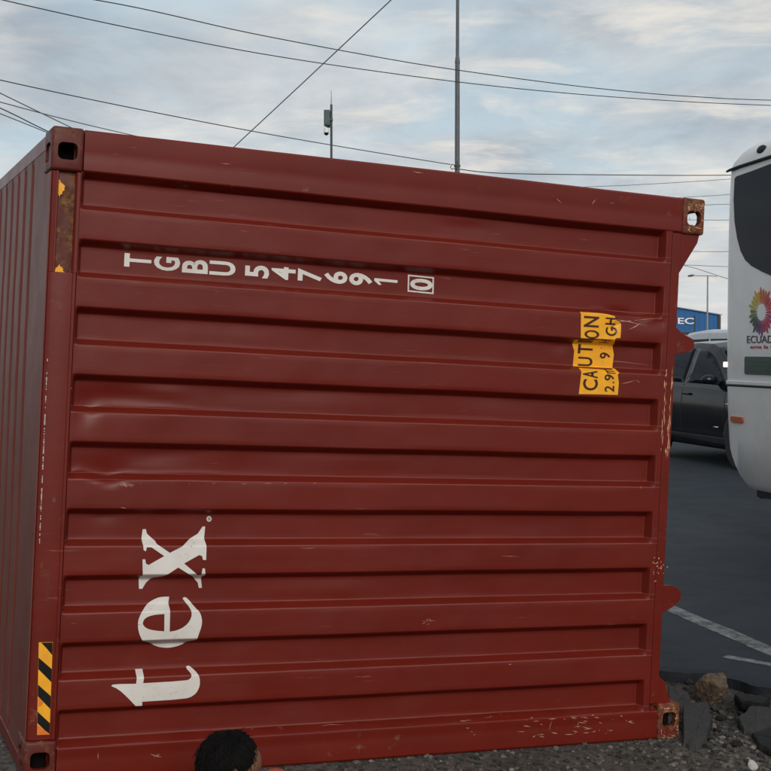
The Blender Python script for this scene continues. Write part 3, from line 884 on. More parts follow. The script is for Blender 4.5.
def asphalt_mat(name='asphalt', col=(0.019, 0.0235, 0.0315)):
    m = Mat(name)
    n1 = m.noise(0.45, 6, 0.6, m.vec((1.6, 0.5, 1), (0, 0, 0), (0, 0, 0.24))); n2 = m.noise(110, 4, 0.7); n3 = m.noise(3.0, 6, 0.65)
    c = m.mix(m.ramp(n1, 0.3, 0.7), tuple(v*0.62 for v in col), tuple(v*1.45 for v in col))
    c = m.mix(m.math('MULTIPLY', m.ramp(n2, 0.52, 0.68), 0.5), c, tuple(v*2.1 for v in col))
    c = m.mix(m.math('MULTIPLY', m.ramp(n3, 0.52, 0.68), 0.4), c, tuple(v*0.6 for v in col))
    c = m.mix(m.math('MULTIPLY', m.ramp(m.noise(32, 5, 0.75), 0.50, 0.66), 0.5), c, tuple(v*1.9 for v in col))
    m.put('Base Color', c)
    m.put('Roughness', m.math('ADD', m.math('MULTIPLY', n3, 0.25), 0.60)); m.put('Specular IOR Level', 0.3)
    m.bump(m.math('ADD', n2, m.math('MULTIPLY', m.noise(35, 4, 0.6), 0.8)), 0.7, 0.010)
    return m.m
M['asphalt'] = asphalt_mat()
M['asphalt_broken'] = asphalt_mat('broken asphalt', (0.036, 0.034, 0.033))
M['tar'] = asphalt_mat('tarry asphalt base', (0.010, 0.0095, 0.0095))
xs = spread(-420, 420, -2.8, 3.4, 0.055)
ys = spread(-120, 900, 3.2, 7.6, 0.055)
rows = [[(x, y, ground_z(x, y)) for x in xs] for y in ys]
g = link('ground', grid_mesh('ground', rows), M['gravel'], None, True)
tag(g, kind='structure')

RD = Vector((-0.237, 0.9715, 0)); RP = Vector((0.9715, 0.237, 0))
edge_ctrl = [(5.4,-14),(4.3,-4),(3.4,1.5),(2.80,4.0),(2.52,5.3),(2.30,6.1),(2.10,6.52),(1.98,6.66),(1.88,6.72),(1.80,6.92),(1.64,7.06),(1.40,7.12),(1.16,7.16),(1.02,8.6),(0.66,10.2)]
edge_ctrl += [(0.66-0.244*d, 10.2+d) for d in (4, 12, 40, 120, 300, 700)]
def edge_points():
    out = []; r = random.Random(3)
    for (x0, y0), (x1, y1) in zip(edge_ctrl[:-1], edge_ctrl[1:]):
        l = math.hypot(x1-x0, y1-y0)
        n = max(1, int(l/0.045)) if 3.0 < y0 < 8.0 else max(1, int(l/2.0)) if l < 60 else 6
        for k in range(n):
            t = k/n; x = x0+(x1-x0)*t; y = y0+(y1-y0)*t
            if 3.0 < y < 8.5:
                a = 0.05*nz(x*5, y*5, 1.0, 4)
                x += a*0.7; y += a
            out.append((x, y))
    out.append(edge_ctrl[-1])
    out.sort(key=lambda p: -0.237*p[0]+0.9715*p[1])
    return out
TH = 0.050
def road_z(x, y): return base_z(x, y) + TH
offs = [0.0, 0.02, 0.08, 0.2, 0.4, 0.6, 0.8, 1.0, 1.25, 1.5, 1.8, 2.2, 3.0, 5.0, 8.0, 11.0, 13.6]
rows = []
ROAD_R = 13.6
for x, y in edge_points():
    # the right-hand border is a straight line parallel to the road
    lat = 0.9715*x + 0.237*y
    tot = (ROAD_R + 3.6) - lat
    row = [(x, y, base_z(x, y)-0.12)]
    for f in offs:
        q = f/ROAD_R*tot
        X, Y = x+RP.x*q, y+RP.y*q
        drop = 0.010*(1-ss(0, 0.06, q))
        row.append((X, Y, road_z(X, Y)-drop))
    rows.append(row)
road = link('road', grid_mesh('road', rows), M['asphalt'], None, True)
tag(road, kind='structure')
bm = bmesh.new(); bm.from_mesh(road.data)
for e in bm.edges:
    if len(e.link_faces) == 2 and e.calc_face_angle(0) > 0.7: e.smooth = False
bm.to_mesh(road.data); bm.free()

def marking_mat():
    m = Mat('worn white road paint')
    n = m.noise(9, 7, 0.7); n2 = m.noise(45, 4, 0.7)
    f = m.ramp(m.math('ADD', n, m.math('MULTIPLY', n2, 0.5)), 0.66, 0.86)
    m.put('Base Color', m.mix(f, (0.22, 0.225, 0.235), (0.055, 0.058, 0.063)))
    m.put('Roughness', 0.8)
    return m.m
M['marking'] = marking_mat()
def road_strip(name, p0, p1, width, n, mat, jit=0.0):
    d = Vector((p1[0]-p0[0], p1[1]-p0[1], 0)); l = d.length; d.normalize(); nrm = Vector((d.y, -d.x, 0))
    rows = []
    for i in range(n+1):
        t = i/n
        row = []
        for sgn in (-1, -0.33, 0.33, 1):
            wv = width/2*(1 + jit*nz(t*l*3, sgn*2, 6.0, 3))
            q = Vector((p0[0], p0[1], 0)) + d*(l*t) + nrm*(sgn*wv)
            row.append((q.x, q.y, road_z(q.x, q.y)+0.0018))
        rows.append(row)
    o = link(name, grid_mesh(name, rows), mat, None, True)
    tag(o, kind='structure')
    return o
a = on_z(664.5, 607, -0.085); b = on_z(771, 652.5, -0.085)
dline = (a-b); dline.z = 0; dline.normalize()
p0 = b - dline*3.0; p1 = a + dline*90
road_strip('edge_line', (p0.x, p0.y), (p1.x, p1.y), 0.125, 420, M['marking'], 0.18)
c = on_z(748, 661, -0.085)
road_strip('paint_smear', (c.x-0.10, c.y+0.10), (c.x+0.10, c.y-0.12), 0.055, 14, M['marking'], 0.9)
for k in range(6):
    q = Vector((p0.x, p0.y, 0)) + dline*(6+k*9.0) + RP*3.9
    r = q + dline*3.0
    road_strip('lane_dash', (q.x, q.y), (r.x, r.y), 0.12, 30, M['marking'], 0.12)
# far kerb and pavement
M['concrete'] = simple('concrete kerb', (0.30, 0.29, 0.27), 0.9, var=0.2, vscale=3, bump=0.2)
def far_strip(name, l0, l1, z0, z1, mat):
    mb = MB()
    vs, fs = [], []
    bs = [-14, 0, 20, 60, 140, 300, 700]
    for b_ in bs:
        for (l, z) in ((l0, -0.2), (l0, z1), (l1, z1), (l1, -0.2)):
            p = RP*l + RD*b_
            vs.append((p.x, p.y, z))
    for i in range(len(bs)-1):
        for k in range(3): fs.append((i*4+k, i*4+k+1, i*4+k+5, i*4+k+4))
    o = mb.add(vs, fs).build(name, mat)
    return tag(o, kind='structure')
far_strip('kerb', ROAD_R+3.55, ROAD_R+3.75, -0.1, 0.06, M['concrete'])
far_strip('pavement', ROAD_R+3.752, ROAD_R+6.5, -0.1, 0.055, simple('pavement concrete', (0.22, 0.21, 0.20), 0.95, var=0.2, vscale=1.5))

# gravel stones (nobody could count them)
def stone_mesh(r, sub=1, seed=0, flat=0.7, amp=0.35, ell=(1, 1, 1)):
    bm = bmesh.new()
    bmesh.ops.create_icosphere(bm, subdivisions=sub, radius=1)
    for v in bm.verts:
        p = v.co.copy()
        k = 1 + amp*mnoise.noise(p*1.3+Vector((seed*3.7, seed, 0))) + amp*0.4*mnoise.noise(p*3.1+Vector((seed, 0, seed*1.9)))
        v.co = Vector((p.x*k*ell[0], p.y*k*ell[1], p.z*k*flat*ell[2]))*r
    return bm
protos = []
for i in range(14):
    bm = stone_mesh(1.0, 1 if i < 9 else 1, i+1, random.Random(i).uniform(.5, .8), 0.45)
    protos.append(([v.co.copy() for v in bm.verts], [tuple(v.index for v in f.verts) for f in bm.faces])); bm.free()
def stone_mats():
    ms = []
    for i, c in enumerate(((0.115, 0.100, 0.086), (0.066, 0.056, 0.048), (0.185, 0.165, 0.145), (0.028, 0.024, 0.021))):
        ms.append(simple('gravel stone %s' % 'abcd'[i], c, 0.9, var=0.3, vscale=30, bump=0.3, bscale=120))
    return ms
SM = stone_mats()
def road_lat_edge(x, y):
    # is the point on the asphalt?
    b_ = -0.237*x+0.9715*y; l = 0.9715*x+0.237*y
    best = None
    for (x0, y0), (x1, y1) in zip(edge_ctrl[:-1], edge_ctrl[1:]):
        b0 = -0.237*x0+0.9715*y0; b1 = -0.237*x1+0.9715*y1
        if b0 <= b_ <= b1:
            t = (b_-b0)/(b1-b0); return l > (0.9715*x0+0.237*y0)*(1-t) + (0.9715*x1+0.237*y1)*t
    return False
rg = random.Random(21)
mb = MB()
def in_cont(x, y, m=0.0): return -m < s_of(x, y) < 2.93+m and w_of(x, y) > -m and w_of(x, y) < 12.3
def scatter(n, x0, x1, y0, y1, rmin, rmax, along=False):
    cnt = 0
    while cnt < n:
        x = rg.uniform(x0, x1); y = rg.uniform(y0, y1)
        if along:      # strip along the container's roof
            s = rg.uniform(-1.3, 0.0); w_ = rg.uniform(-1.0, 13)
            x = BLX + s*math.cos(YAW) - w_*math.sin(YAW); y = BLY + s*math.sin(YAW) + w_*math.cos(YAW)
        cnt += 1
        if in_cont(x, y, -0.005) or road_lat_edge(x, y): continue
        r = rmin + (rmax-rmin)*rg.random()**5
        vs, fs = protos[rg.randrange(len(protos))]
        a = rg.uniform(0, 6.28); ca, sa = math.cos(a), math.sin(a); st_ = rg.uniform(.7, 1.4)
        z = ground_z(x, y)+r*0.15
        mb.add([(x+r*(v.x*ca*st_-v.y*sa), y+r*(v.x*sa*st_+v.y*ca), z+r*v.z) for v in vs], fs, rg.choices((0, 1, 2, 3), (5, 4, 0.7, 4))[0])
scatter(16000, -1.3, 2.7, 4.5, 6.75, 0.0022, 0.016)
scatter(3600, 1.0, 2.5, 5.6, 7.1, 0.0025, 0.020)
scatter(5000, 0, 0, 0, 0, 0.004, 0.022, True)
gs = mb.build('gravel', SM, None, fix=False)
tag(gs, 'loose grey gravel and grit strewn along the roadside', 'gravel', kind='stuff')

# single stones and broken slabs of asphalt
def brown_mat():
    m = Mat('streaked brown rock')
    n = m.noise(14, 6, 0.65, m.vec((2.6, 2.6, 0.5))); n2 = m.noise(40, 5, 0.7)
    c = m.mix(m.ramp(n, 0.35, 0.65), (0.045, 0.028, 0.017), (0.150, 0.098, 0.062))
    c = m.mix(m.math('MULTIPLY', m.ramp(n2, 0.56, 0.68), 0.5), c, (0.26, 0.21, 0.17))
    m.put('Base Color', c); m.put('Roughness', 0.85)
    m.bump(m.math('ADD', n, m.math('MULTIPLY', n2, 0.5)), 0.7, 0.02)
    return m.m
def rock(name, px0, px1, pyt, pyb, zg, mat, label, cat, seed, sub=3, flat=1.0, amp=0.35, group=None, lift=0.0, cuts=9):
    c = on_z((px0+px1)/2, pyb, zg)
    w = (px1-px0)/F_PX*c.y; h = (pyb-pyt)/F_PX*c.y
    bm = stone_mesh(1.0, sub, seed, 1.0, amp)
    rc_ = random.Random(seed*7+1)
    for _ in range(cuts):          # broken flat faces
        d_ = Vector((rc_.uniform(-1, 1), rc_.uniform(-1, 1), rc_.uniform(-.6, 1))).normalized(); lim_ = rc_.uniform(.5, .8)
        for v in bm.verts:
            k_ = v.co.dot(d_)
            if k_ > lim_: v.co -= d_*(k_-lim_)*0.93
    me = bpy.data.meshes.new(name)
    xs_ = [v.co.x for v in bm.verts]; zs_ = [v.co.z for v in bm.verts]; ys_ = [v.co.y for v in bm.verts]
    for v in bm.verts:
        v.co = Vector(((v.co.x-min(xs_))/(max(xs_)-min(xs_))-.5, (v.co.y-min(ys_))/(max(ys_)-min(ys_))-.5, (v.co.z-min(zs_))/(max(zs_)-min(zs_))))
    for v in bm.verts: v.co = Vector((v.co.x*w, v.co.y*w*0.85, v.co.z*h*1.15-h*0.15+lift))
    bm.to_mesh(me); bm.free()
    o = link(name, me, mat, None, True)
    o.location = (c.x, c.y+w*0.35, zg)
    bm = bmesh.new(); bm.from_mesh(me)
    for e in bm.edges:
        if len(e.link_faces) == 2 and e.calc_face_angle(0) > 0.55: e.smooth = False
    bm.to_mesh(me); bm.free()
    return tag(o, label, cat, group)
rock('rock', 697, 730, 676, 706, -0.20, brown_mat(), 'streaked brown rock wedged in the broken asphalt beside the container', 'rock', 5, 4, amp=0.5, cuts=14)
rock('stone', 748, 759, 761, 770, -0.135, simple('pale stone', (0.42, 0.40, 0.37), 0.85, var=0.15, vscale=20), 'small pale stone lying alone on the gravel', 'stone', 8, 2)
def slab(name, pts, ztop, thick, tilt, label, mat, seed, cat='asphalt piece', group=None):
    """flat broken piece of asphalt, outline given as photo points on its top face"""
    P = [on_z(x, y, ztop) for x, y in pts]
    c = sum(P, Vector())/len(P)
    r = random.Random(seed)
    loop = []
    n = len(P)
    for i in range(n):
        a_, b_ = P[i]-c, P[(i+1) % n]-c
        for k in range(5):
            q = a_.lerp(b_, k/5.0); q *= 1 + r.uniform(-.035, .035)
            loop.append((q.x, q.y))
    cx = (0.0, 0.0)
    vs, fs = [], []
    m_ = len(loop)
    rings = [(0.0, 0.0), (0.35, 0.002), (0.7, 0.001), (0.95, -0.004), (1.0, -0.014), (1.03, -thick*0.5), (0.97, -thick)]
    vs.append((0, 0, 0))
    for f, z in rings[1:]:
        for (x, y) in loop:
            jz = r.uniform(-.004, .004)
            vs.append((x*f*(1+(r.uniform(-.012, .012) if z < -0.01 else 0)), y*f, z+jz + x*f*tilt[0] + y*f*tilt[1]))
    for k in range(m_): fs.append((0, 1+k, 1+(k+1) % m_))
    for i in range(len(rings)-2):
        for k in range(m_): fs.append((1+i*m_+k, 1+(i+1)*m_+k, 1+(i+1)*m_+(k+1) % m_, 1+i*m_+(k+1) % m_))
    fs.append(tuple(1+(len(rings)-2)*m_+k for k in range(m_)))
    o = MB().add(vs, fs).build(name, mat, sharp=0.6)
    o.location = c
    return tag(o, label, cat, group)
slab('broken_asphalt', [(683,708),(708,706),(712,718),(706,734),(694,741),(683,737)], -0.105, 0.06, (0.0, 0.10), 'thick grey asphalt slab broken loose beside the rusty lower corner casting', M['asphalt_broken'], 1)
slab('broken_asphalt', [(738,716),(752,706),(772,709),(775,722),(757,730),(744,727)], -0.118, 0.05, (0.05, 0.04), 'wide cracked asphalt slab beside the brown rock, on dark dirt', M['asphalt_broken'], 2)
slab('broken_asphalt', [(752,733),(776,725),(800,728),(806,748),(778,750),(760,744)], -0.122, 0.05, (-0.02, 0.03), 'flat dark slab of asphalt near the small pale stone', M['tar'], 6)
slab('broken_asphalt', [(668,688),(688,692),(692,700),(680,705),(669,700)], -0.13, 0.05, (-0.10, 0.12), 'dark asphalt slab tipped against the foot of the container', M['asphalt_broken'], 3)
slab('broken_asphalt', [(734,690),(756,693),(770,699),(762,704),(742,700)], -0.105, 0.05, (0.05, -0.08), 'narrow black asphalt slab lying along the edge of the road', M['tar'], 4)
rr = random.Random(9)
for i, (x, y, s_) in enumerate([(716,712,9),(722,722,12),(712,742,8),(730,738,10),(738,748,13),(726,748,7),(690,684,9),(705,748,7),(742,716,7),(762,748,9),(718,733,8),(676,676,7)]):
    o = rock('asphalt_lump', x-s_/2, x+s_/2, y-s_*0.55, y, -0.155, M['tar'] if i % 3 else M['asphalt_broken'], 'small black tarry lump of asphalt in the dirt beside the slabs' if i % 3 else 'small grey lump of asphalt in the dirt beside the slabs', 'asphalt lump', 30+i, 2, group='asphalt lumps around the broken road edge')

# ------------------------------------------------------------------ vehicles
def car_paint(name, col, rough=0.22, dust=0.15, dustcol=(0.22, 0.19, 0.16), coat=0.25):
    m = Mat(name)
    n = m.noise(3.0, 6, 0.62)
    c = m.mix(m.math('MULTIPLY', m.ramp(n, 0.45, 0.8), dust), col, dustcol)
    m.put('Base Color', c)
    m.put('Roughness', m.math('ADD', m.math('MULTIPLY', n, 0.12), rough-0.06))
    m.put('Coat Weight', coat); m.put('Coat Roughness', 0.06); m.put('Specular IOR Level', 0.5 if coat > 0.1 else 0.25)
    return m.m
M['bus_white'] = car_paint('bus white paint', (0.74, 0.74, 0.74), 0.35, 0.25)
M['glass'] = simple('dark tinted glass', (0.008, 0.011, 0.018), 0.07, var=0.15, vscale=1.0, spec=0.09)
M['rubber'] = simple('black rubber', (0.016, 0.016, 0.017), 0.75, var=0.3)
M['rim'] = simple('wheel rim metal', (0.42, 0.42, 0.43), 0.35, 0.8)
M['amber'] = simple('amber reflector', (0.52, 0.10, 0.018), 0.25, var=0.1)
M['red_lens'] = simple('red lamp lens', (0.45, 0.015, 0.012), 0.2, var=0.1)
M['green_panel'] = simple('dark green glossy panel', (0.004, 0.050, 0.034), 0.22, var=0.25, vscale=8)
M['clear_lens'] = simple('clear lamp lens', (0.72, 0.72, 0.70), 0.12, var=0.05)
M['chrome'] = simple('chrome', (0.75, 0.75, 0.76), 0.12, 1.0, var=0.05)
M['suv_paint'] = car_paint('dark blue grey car paint', (0.005, 0.007, 0.011), 0.16, 0.03, coat=0.08)
M['van_paint'] = car_paint('pale grey van paint', (0.52, 0.55, 0.58), 0.3, 0.15)
lm = Mat('lit marker lamp'); lm.put('Base Color', (0.9, 0.85, 0.7)); lm.put('Emission Color', (1.0, 0.86, 0.6)); lm.put('Emission Strength', 1.4)
M['lit'] = lm.m

def wheel(parent, x, y, r, wd, out):
    t = empty('wheel', None, (x, y, r)); t.parent = parent
    R_ = Matrix.Rotation(math.radians(90), 4, 'X')
    h = wd/2
    MB().lathe([(r*0.60, -h), (r*0.92, -h), (r*0.99, -h*0.75), (r, -h*0.3), (r, h*0.3), (r*0.99, h*0.75), (r*0.92, h), (r*0.60, h)], 32, R_).build('tyre', M['rubber'], t, sharp=0.6)
    MB().lathe([(0.02, -h*0.55), (r*0.2, -h*0.6), (r*0.35, -h*0.35), (r*0.56, -h*0.6), (r*0.61, -h*0.95), (r*0.61, h*0.95), (r*0.56, h*0.6), (r*0.35, h*0.35), (r*0.2, h*0.6), (0.02, h*0.55)], 24, R_).build('rim', M['rim'], t, sharp=0.6)
    return t

# ---- bus: X forward (towards the camera), right side at y = -W/2 faces the container
ROADZ = road_z(4.2, 12.0)
FWD = Vector((0.237, -0.9715, 0)); LEFT = Vector((0.9715, 0.237, 0))
BW, BL = 2.46, 9.4
P0 = Vector(at(719.5, 345, 12.5)); P0.z = 0
org = P0 + LEFT*(BW/2); 
bus = empty('bus', None, (org.x, org.y, ROADZ), math.atan2(FWD.y, FWD.x))
tag(bus, 'white passenger bus with dark window and colourful round emblem beside the container', 'bus')
def bus_lean(h): return 0.05*max(0, (h-2.1)/1.25)**2 + 0.05*max(0, (1.5-h))
def bus_xz(px, py):
    """photo point on the right side plane -> (x along bus, height)"""
    d = ray(px, py)
    n = -LEFT
    t = (n.dot(P0 - CAM.xy.to_3d())) / n.dot(d)
    p = CAM + d*t
    return (FWD.dot(p-P0), p.z-ROADZ)
def bus_section(x):
    """half-outline (halfwidth, height) from bottom centre to roof centre"""
    r = 0.20
    ins = 0.0
    if x < r: ins = r - math.sqrt(max(0, r*r-(r-x)**2))
    xf = BL-x
    if xf < 0.5: ins = max(ins, 0.5-math.sqrt(max(0, 0.25-(0.5-xf)**2)))
    w = BW/2-ins
    bot = 0.42
    if x < 0.55: bot = 0.42 + 0.62*(1-x/0.55)**2.2
    if xf < 0.4: bot = max(bot, 0.42+0.25*(1-xf/0.4)**2)
    e = 3.335
    if x < 0.6: e = 3.335 - 0.02*(1-x/0.6)
    if xf < 0.9: e = 3.335-0.30*(1-xf/0.9)**2
    rise = 0.30 if x > 0.42 else 0.03 + 0.27*(1-(1-x/0.42)**2.0)
    top = e+rise
    pts = [(0, bot), (w*0.8, bot), (w-0.05, bot+0.01), (w-0.012, bot+0.06)]
    for k in range(1, 8): pts.append((w, bot+0.08+(e-bot-0.08)*k/8.0))
    pts += [(w-0.004, e), (w-0.020, e+rise*.30), (w-0.060, e+rise*.53), (w-0.15, e+rise*.72), (w-0.38, e+rise*.88), (w*0.4, e+rise*.96), (0, top)]
    return pts
xs_ = [0.0, 0.006, 0.02, 0.045, 0.08, 0.12, 0.16, 0.2, 0.27, 0.35, 0.45, 0.55, 0.65, 0.75, 1.0, 1.6, 2.4, 3.6, 5, 6.5, 8.0, 8.5, 8.8, 8.95, 9.1, 9.2, 9.28, 9.34, 9.38, 9.395]
vs, fs = [], []
for x in xs_:
    half = bus_section(x)
    ring = [(-w_, h) for w_, h in half] + [(w_, h) for w_, h in reversed(half[1:-1])]
    for w_, h in ring:
        k = max(0, 1-x/0.9)
        kf = max(0, 1-(BL-x)/1.5)
        vs.append((x + bus_lean(h)*k - 0.35*kf*max(0, (h-1.2)/2.2), w_, h))
n = len(ring)
for i in range(len(xs_)-1):
    for k in range(n): fs.append((i*n+k, i*n+(k+1) % n, (i+1)*n+(k+1) % n, (i+1)*n+k))
fs += [tuple(range(n)), tuple((len(xs_)-1)*n+k for k in range(n))]
MB().add(vs, fs).build('body', M['bus_white'], bus, sharp=0.7)
def side_plate(name, poly, mat, parent=None, th=0.008, out=0.004, side=-1, bevel=0.0):
    y0 = side*(BW/2-0.01); y1 = side*(BW/2+out)
    return MB().prism(poly, lambda p: (p[0], y0, p[1]), lambda p: (p[0], y1, p[1])).build(name, mat, parent or bus, bevel=bevel)
def bx(pts): return [bus_xz(*p) for p in pts]
wz = bus_xz(733, 240)[0]
def rounded(x0, x1, z0, z1, r=0.08, n=5): return rrect((x0+x1)/2, (z0+z1)/2, (x1-x0)/2, (z1-z0)/2, r, n)
rear_win = bx([(735.0,178.5),(737,176.3),(755,170),(771,163.8)]) + [(1.52, 3.19), (1.58, 3.13), (1.60, 2.2), (1.54, 2.12)] + bx([(771,275.5),(762,271.5),(752,266),(745.5,260),(741,251),(737.5,238),(735,222),(734,200)])
side_plate('side_window', rear_win, M['glass'], out=0.005)
for sgn in (-1, 1):
    for i in range(5):
        x0 = 1.70+i*1.28
        if sgn < 0 and i == 4: continue
        side_plate('side_window', rounded(x0, x0+1.2, 2.12, 3.17), M['glass'], out=0.005, side=sgn)
side_plate('side_window', rounded(0.30, 1.60, 2.12, 3.17), M['glass'], out=0.005, side=1)
d_ = side_plate('door', rounded(7.25, 8.15, 0.50, 3.05, 0.06), M['bus_white'], out=0.010)
side_plate('door_pane', rounded(7.33, 8.07, 1.15, 2.95, 0.06), M['glass'], d_, out=0.016)
# drip rail above the windows
def strip_along(name, h0, h1, x0, x1, out, mat, side=-1):
    return MB().box(x0, x1, *sorted((side*(BW/2-0.02), side*(BW/2+out))), h0, h1).build(name, mat, bus, bevel=0.004)
rail_pts = [bus_xz(x, y) for x, y in ((727.6,171.6),(731,170),(740,166.6),(755,161.8),(771,156.6))]
rp = [(x, -(BW/2+0.008), h) for x, h in rail_pts] + [(BL-1.0, -(BW/2+0.008), 3.27)]
MB().tube(rp, [0.010]+[0.014]*(len(rp)-1), 8).build('drip_rail', M['rubber'], bus)
MB().tube([(0.2, BW/2+0.006, 3.27), (BL-1.0, BW/2+0.006, 3.27)], 0.014, 8).build('drip_rail', M['rubber'], bus)
h_m = bus_xz(745, 383.5)[1]
for sgn in (-1, 1):
    strip_along('waist_moulding', h_m-0.012, h_m+0.020, 0.16, BL-0.55, 0.016, M['bus_white'], sgn)
    strip_along('panel_seam', h_m-0.033, h_m-0.017, 0.16, BL-0.55, 0.003, M['rubber'], sgn)
g0 = bus_xz(745.3, 365); g1 = bus_xz(771, 365)
gz0, gz1 = bus_xz(760, 374.6)[1], bus_xz(760, 356.6)[1]
gp = side_plate('side_hatch', rounded(g0[0], g0[0]+0.62, gz0, gz1, 0.02), M['green_panel'], out=0.010, bevel=0.003)
for k in range(3):
    zz = gz0 + (gz1-gz0)*(0.25+0.25*k)
    MB().box(g0[0]+0.03, g0[0]+0.59, -(BW/2+0.014), -(BW/2+0.009), zz-0.004, zz+0.004).build('slat', M['green_panel'], gp)
q = bus_xz(737.5, 419.5)
side_plate('side_reflector', rounded(q[0]-0.11, q[0]+0.11, q[1]-0.026, q[1]+0.026, 0.02), M['amber'], out=0.014, bevel=0.004)
q = bus_xz(757.5, 150.0)
lampM = Matrix.Translation((q[0]+0.02, -(BW/2-0.030), 3.335+0.105)) @ Matrix.Rotation(math.radians(76), 4, 'X')
MB().lathe([(0.050, -0.03), (0.050, 0.008), (0.036, 0.018), (0.01, 0.022)], 20, lampM @ Matrix.Diagonal((1.5, 0.75, 1, 1))).build('roof_marker', M['rubber'], bus, sharp=0.6)
q = bus_xz(723.8, 364.5)
MB().box(0.070, 0.092, -(BW/2+0.000), -(BW/2-0.06), q[1]-0.024, q[1]+0.024).build('marker_lamp', M['lit'], bus, bevel=0.006)
# emblem: a wheel of coloured petals, with the name under it
ec = bus_xz(761.5, 312.0)
petals = [((0.50, 0.14, 0.02), 'rust orange'), ((0.62, 0.30, 0.03), 'amber yellow'), ((0.45, 0.36, 0.04), 'olive yellow'), ((0.12, 0.18, 0.04), 'leaf green'), ((0.03, 0.07, 0.05), 'bottle green'), ((0.10, 0.04, 0.12), 'plum'), ((0.30, 0.03, 0.13), 'magenta'), ((0.45, 0.02, 0.07), 'crimson'), ((0.55, 0.03, 0.04), 'scarlet')]
pm = [simple('emblem '+nm, c, 0.45, var=0.08) for c, nm in petals]
em = empty('emblem', None, (0, 0, 0)); em.parent = bus
NP = 26
for k in range(NP):
    a = math.radians(80) + 2*math.pi*k/NP     # starts at the top, runs anticlockwise as seen
    L_ = 0.205 + 0.02*math.sin(k*2.4)
    wdt = 2*math.pi/NP*0.47
    pts = [(0.075, -wdt*0.5), (0.13, -wdt*1.05), (0.18, -wdt*0.95), (L_, -wdt*0.3), (L_, wdt*0.3), (0.18, wdt*0.95), (0.13, wdt*1.05), (0.075, wdt*0.5)]
    poly = [(ec[0]+r*math.cos(a+b*0.9)*1.02, ec[1]+r*math.sin(a+b*0.9)) for r, b in pts]
    mi = [0,0,1,1,2,2,2,3,3,4,4,4,5,5,6,6,7,7,7,6,8,8,8,7,8,0][k % 26]
    MB().prism(poly, lambda p: (p[0], -(BW/2-0.002), p[1]), lambda p: (p[0], -(BW/2+0.0025), p[1])).build('petal', pm[mi], em)
def side_text(name, txt, x0, x1, z0, z1, mat, bold=0.0):
    vs, fs, asp = text_mesh(txt, bold)
    V = [(x0+(x1-x0)*x, -(BW/2+0.0035), z0+(z1-z0)*y) for x, y in vs]
    o = MB().add(V, fs).build(name, mat, bus, fix=False)
    return o
ex0 = bus_xz(747.2, 339)[0]
ez0, ez1 = bus_xz(755, 343.2)[1], bus_xz(755, 335.6)[1]
side_text('emblem_lettering', 'ECUADOR', ex0, ex0+0.66, ez0, ez1, simple('dark plum print', (0.035, 0.022, 0.035), 0.4), 0.012)
ez0, ez1 = bus_xz(755, 348.6)[1], bus_xz(755, 344.9)[1]
side_text('emblem_lettering', 'ama la vida', ex0+0.06, ex0+0.60, ez0, ez1, pm[7], 0.02)
for x in (2.35, 7.0-0.35):
    for sgn in (-1, 1):
        side_plate('wheel_arch', [(x+0.60*math.cos(a), max(0.43, 0.50+0.60*math.sin(a))) for a in [math.pi*k/16 for k in range(17)]], M['rubber'], out=0.003, side=sgn)
        wheel(bus, x, sgn*(BW/2-0.14), 0.50, 0.29, sgn)
MB().box(0.62, 1.05, -BW/2+0.05, BW/2-0.05, 0.37, 0.46).build('exhaust_tray', M['rubber'], bus)
q = bus_xz(764, 495)
for sgn in (-1, 1):
    MB().box(0.64, 0.70, *sorted((sgn*(BW/2-0.06), sgn*(BW/2-0.46))), 0.36, 0.47).build('mud_flap', M['rubber'], bus)
wsv = [(BL+0.004-0.35*max(0, 1-0/1.5)*max(0, (h-1.2)/2.2)+0.01, h) for h in (1.55, 3.1)]
MB().add([(wsv[0][0], -0.72, 1.55), (wsv[0][0], 0.72, 1.55), (wsv[1][0], 0.72, 3.1), (wsv[1][0], -0.72, 3.1), (wsv[0][0]-0.03, -0.72, 1.55), (wsv[0][0]-0.03, 0.72, 1.55), (wsv[1][0]-0.03, 0.72, 3.1), (wsv[1][0]-0.03, -0.72, 3.1)], [(0,1,2,3),(7,6,5,4),(0,4,5,1),(1,5,6,2),(2,6,7,3),(3,7,4,0)]).build('windscreen', M['glass'], bus)
for sgn in (-1, 1):
    MB().box(BL-0.02, BL+0.012, *sorted((sgn*0.45, sgn*0.72)), 0.85, 1.05).build('headlight', M['clear_lens'], bus, bevel=0.01)
    MB().box(-0.012, 0.06, *sorted((sgn*0.92, sgn*1.02)), 1.0, 1.45).build('tail_light', M['red_lens'], bus, bevel=0.008)
    ar = MB().tube([(BL-0.35, sgn*(BW/2-0.05), 2.9), (BL+0.05, sgn*(BW/2+0.14), 2.85), (BL+0.10, sgn*(BW/2+0.18), 2.55)], 0.02, 8)
    ao = ar.build('mirror_arm', M['rubber'], bus)
    MB().box(BL+0.05, BL+0.14, *sorted((sgn*(BW/2+0.06), sgn*(BW/2+0.26))), 2.15, 2.55).build('mirror', M['rubber'], ao, bevel=0.02)
MB().box(0.115, 0.16, -0.85, 0.85, 2.15, 3.0).build('rear_window', M['glass'], bus)

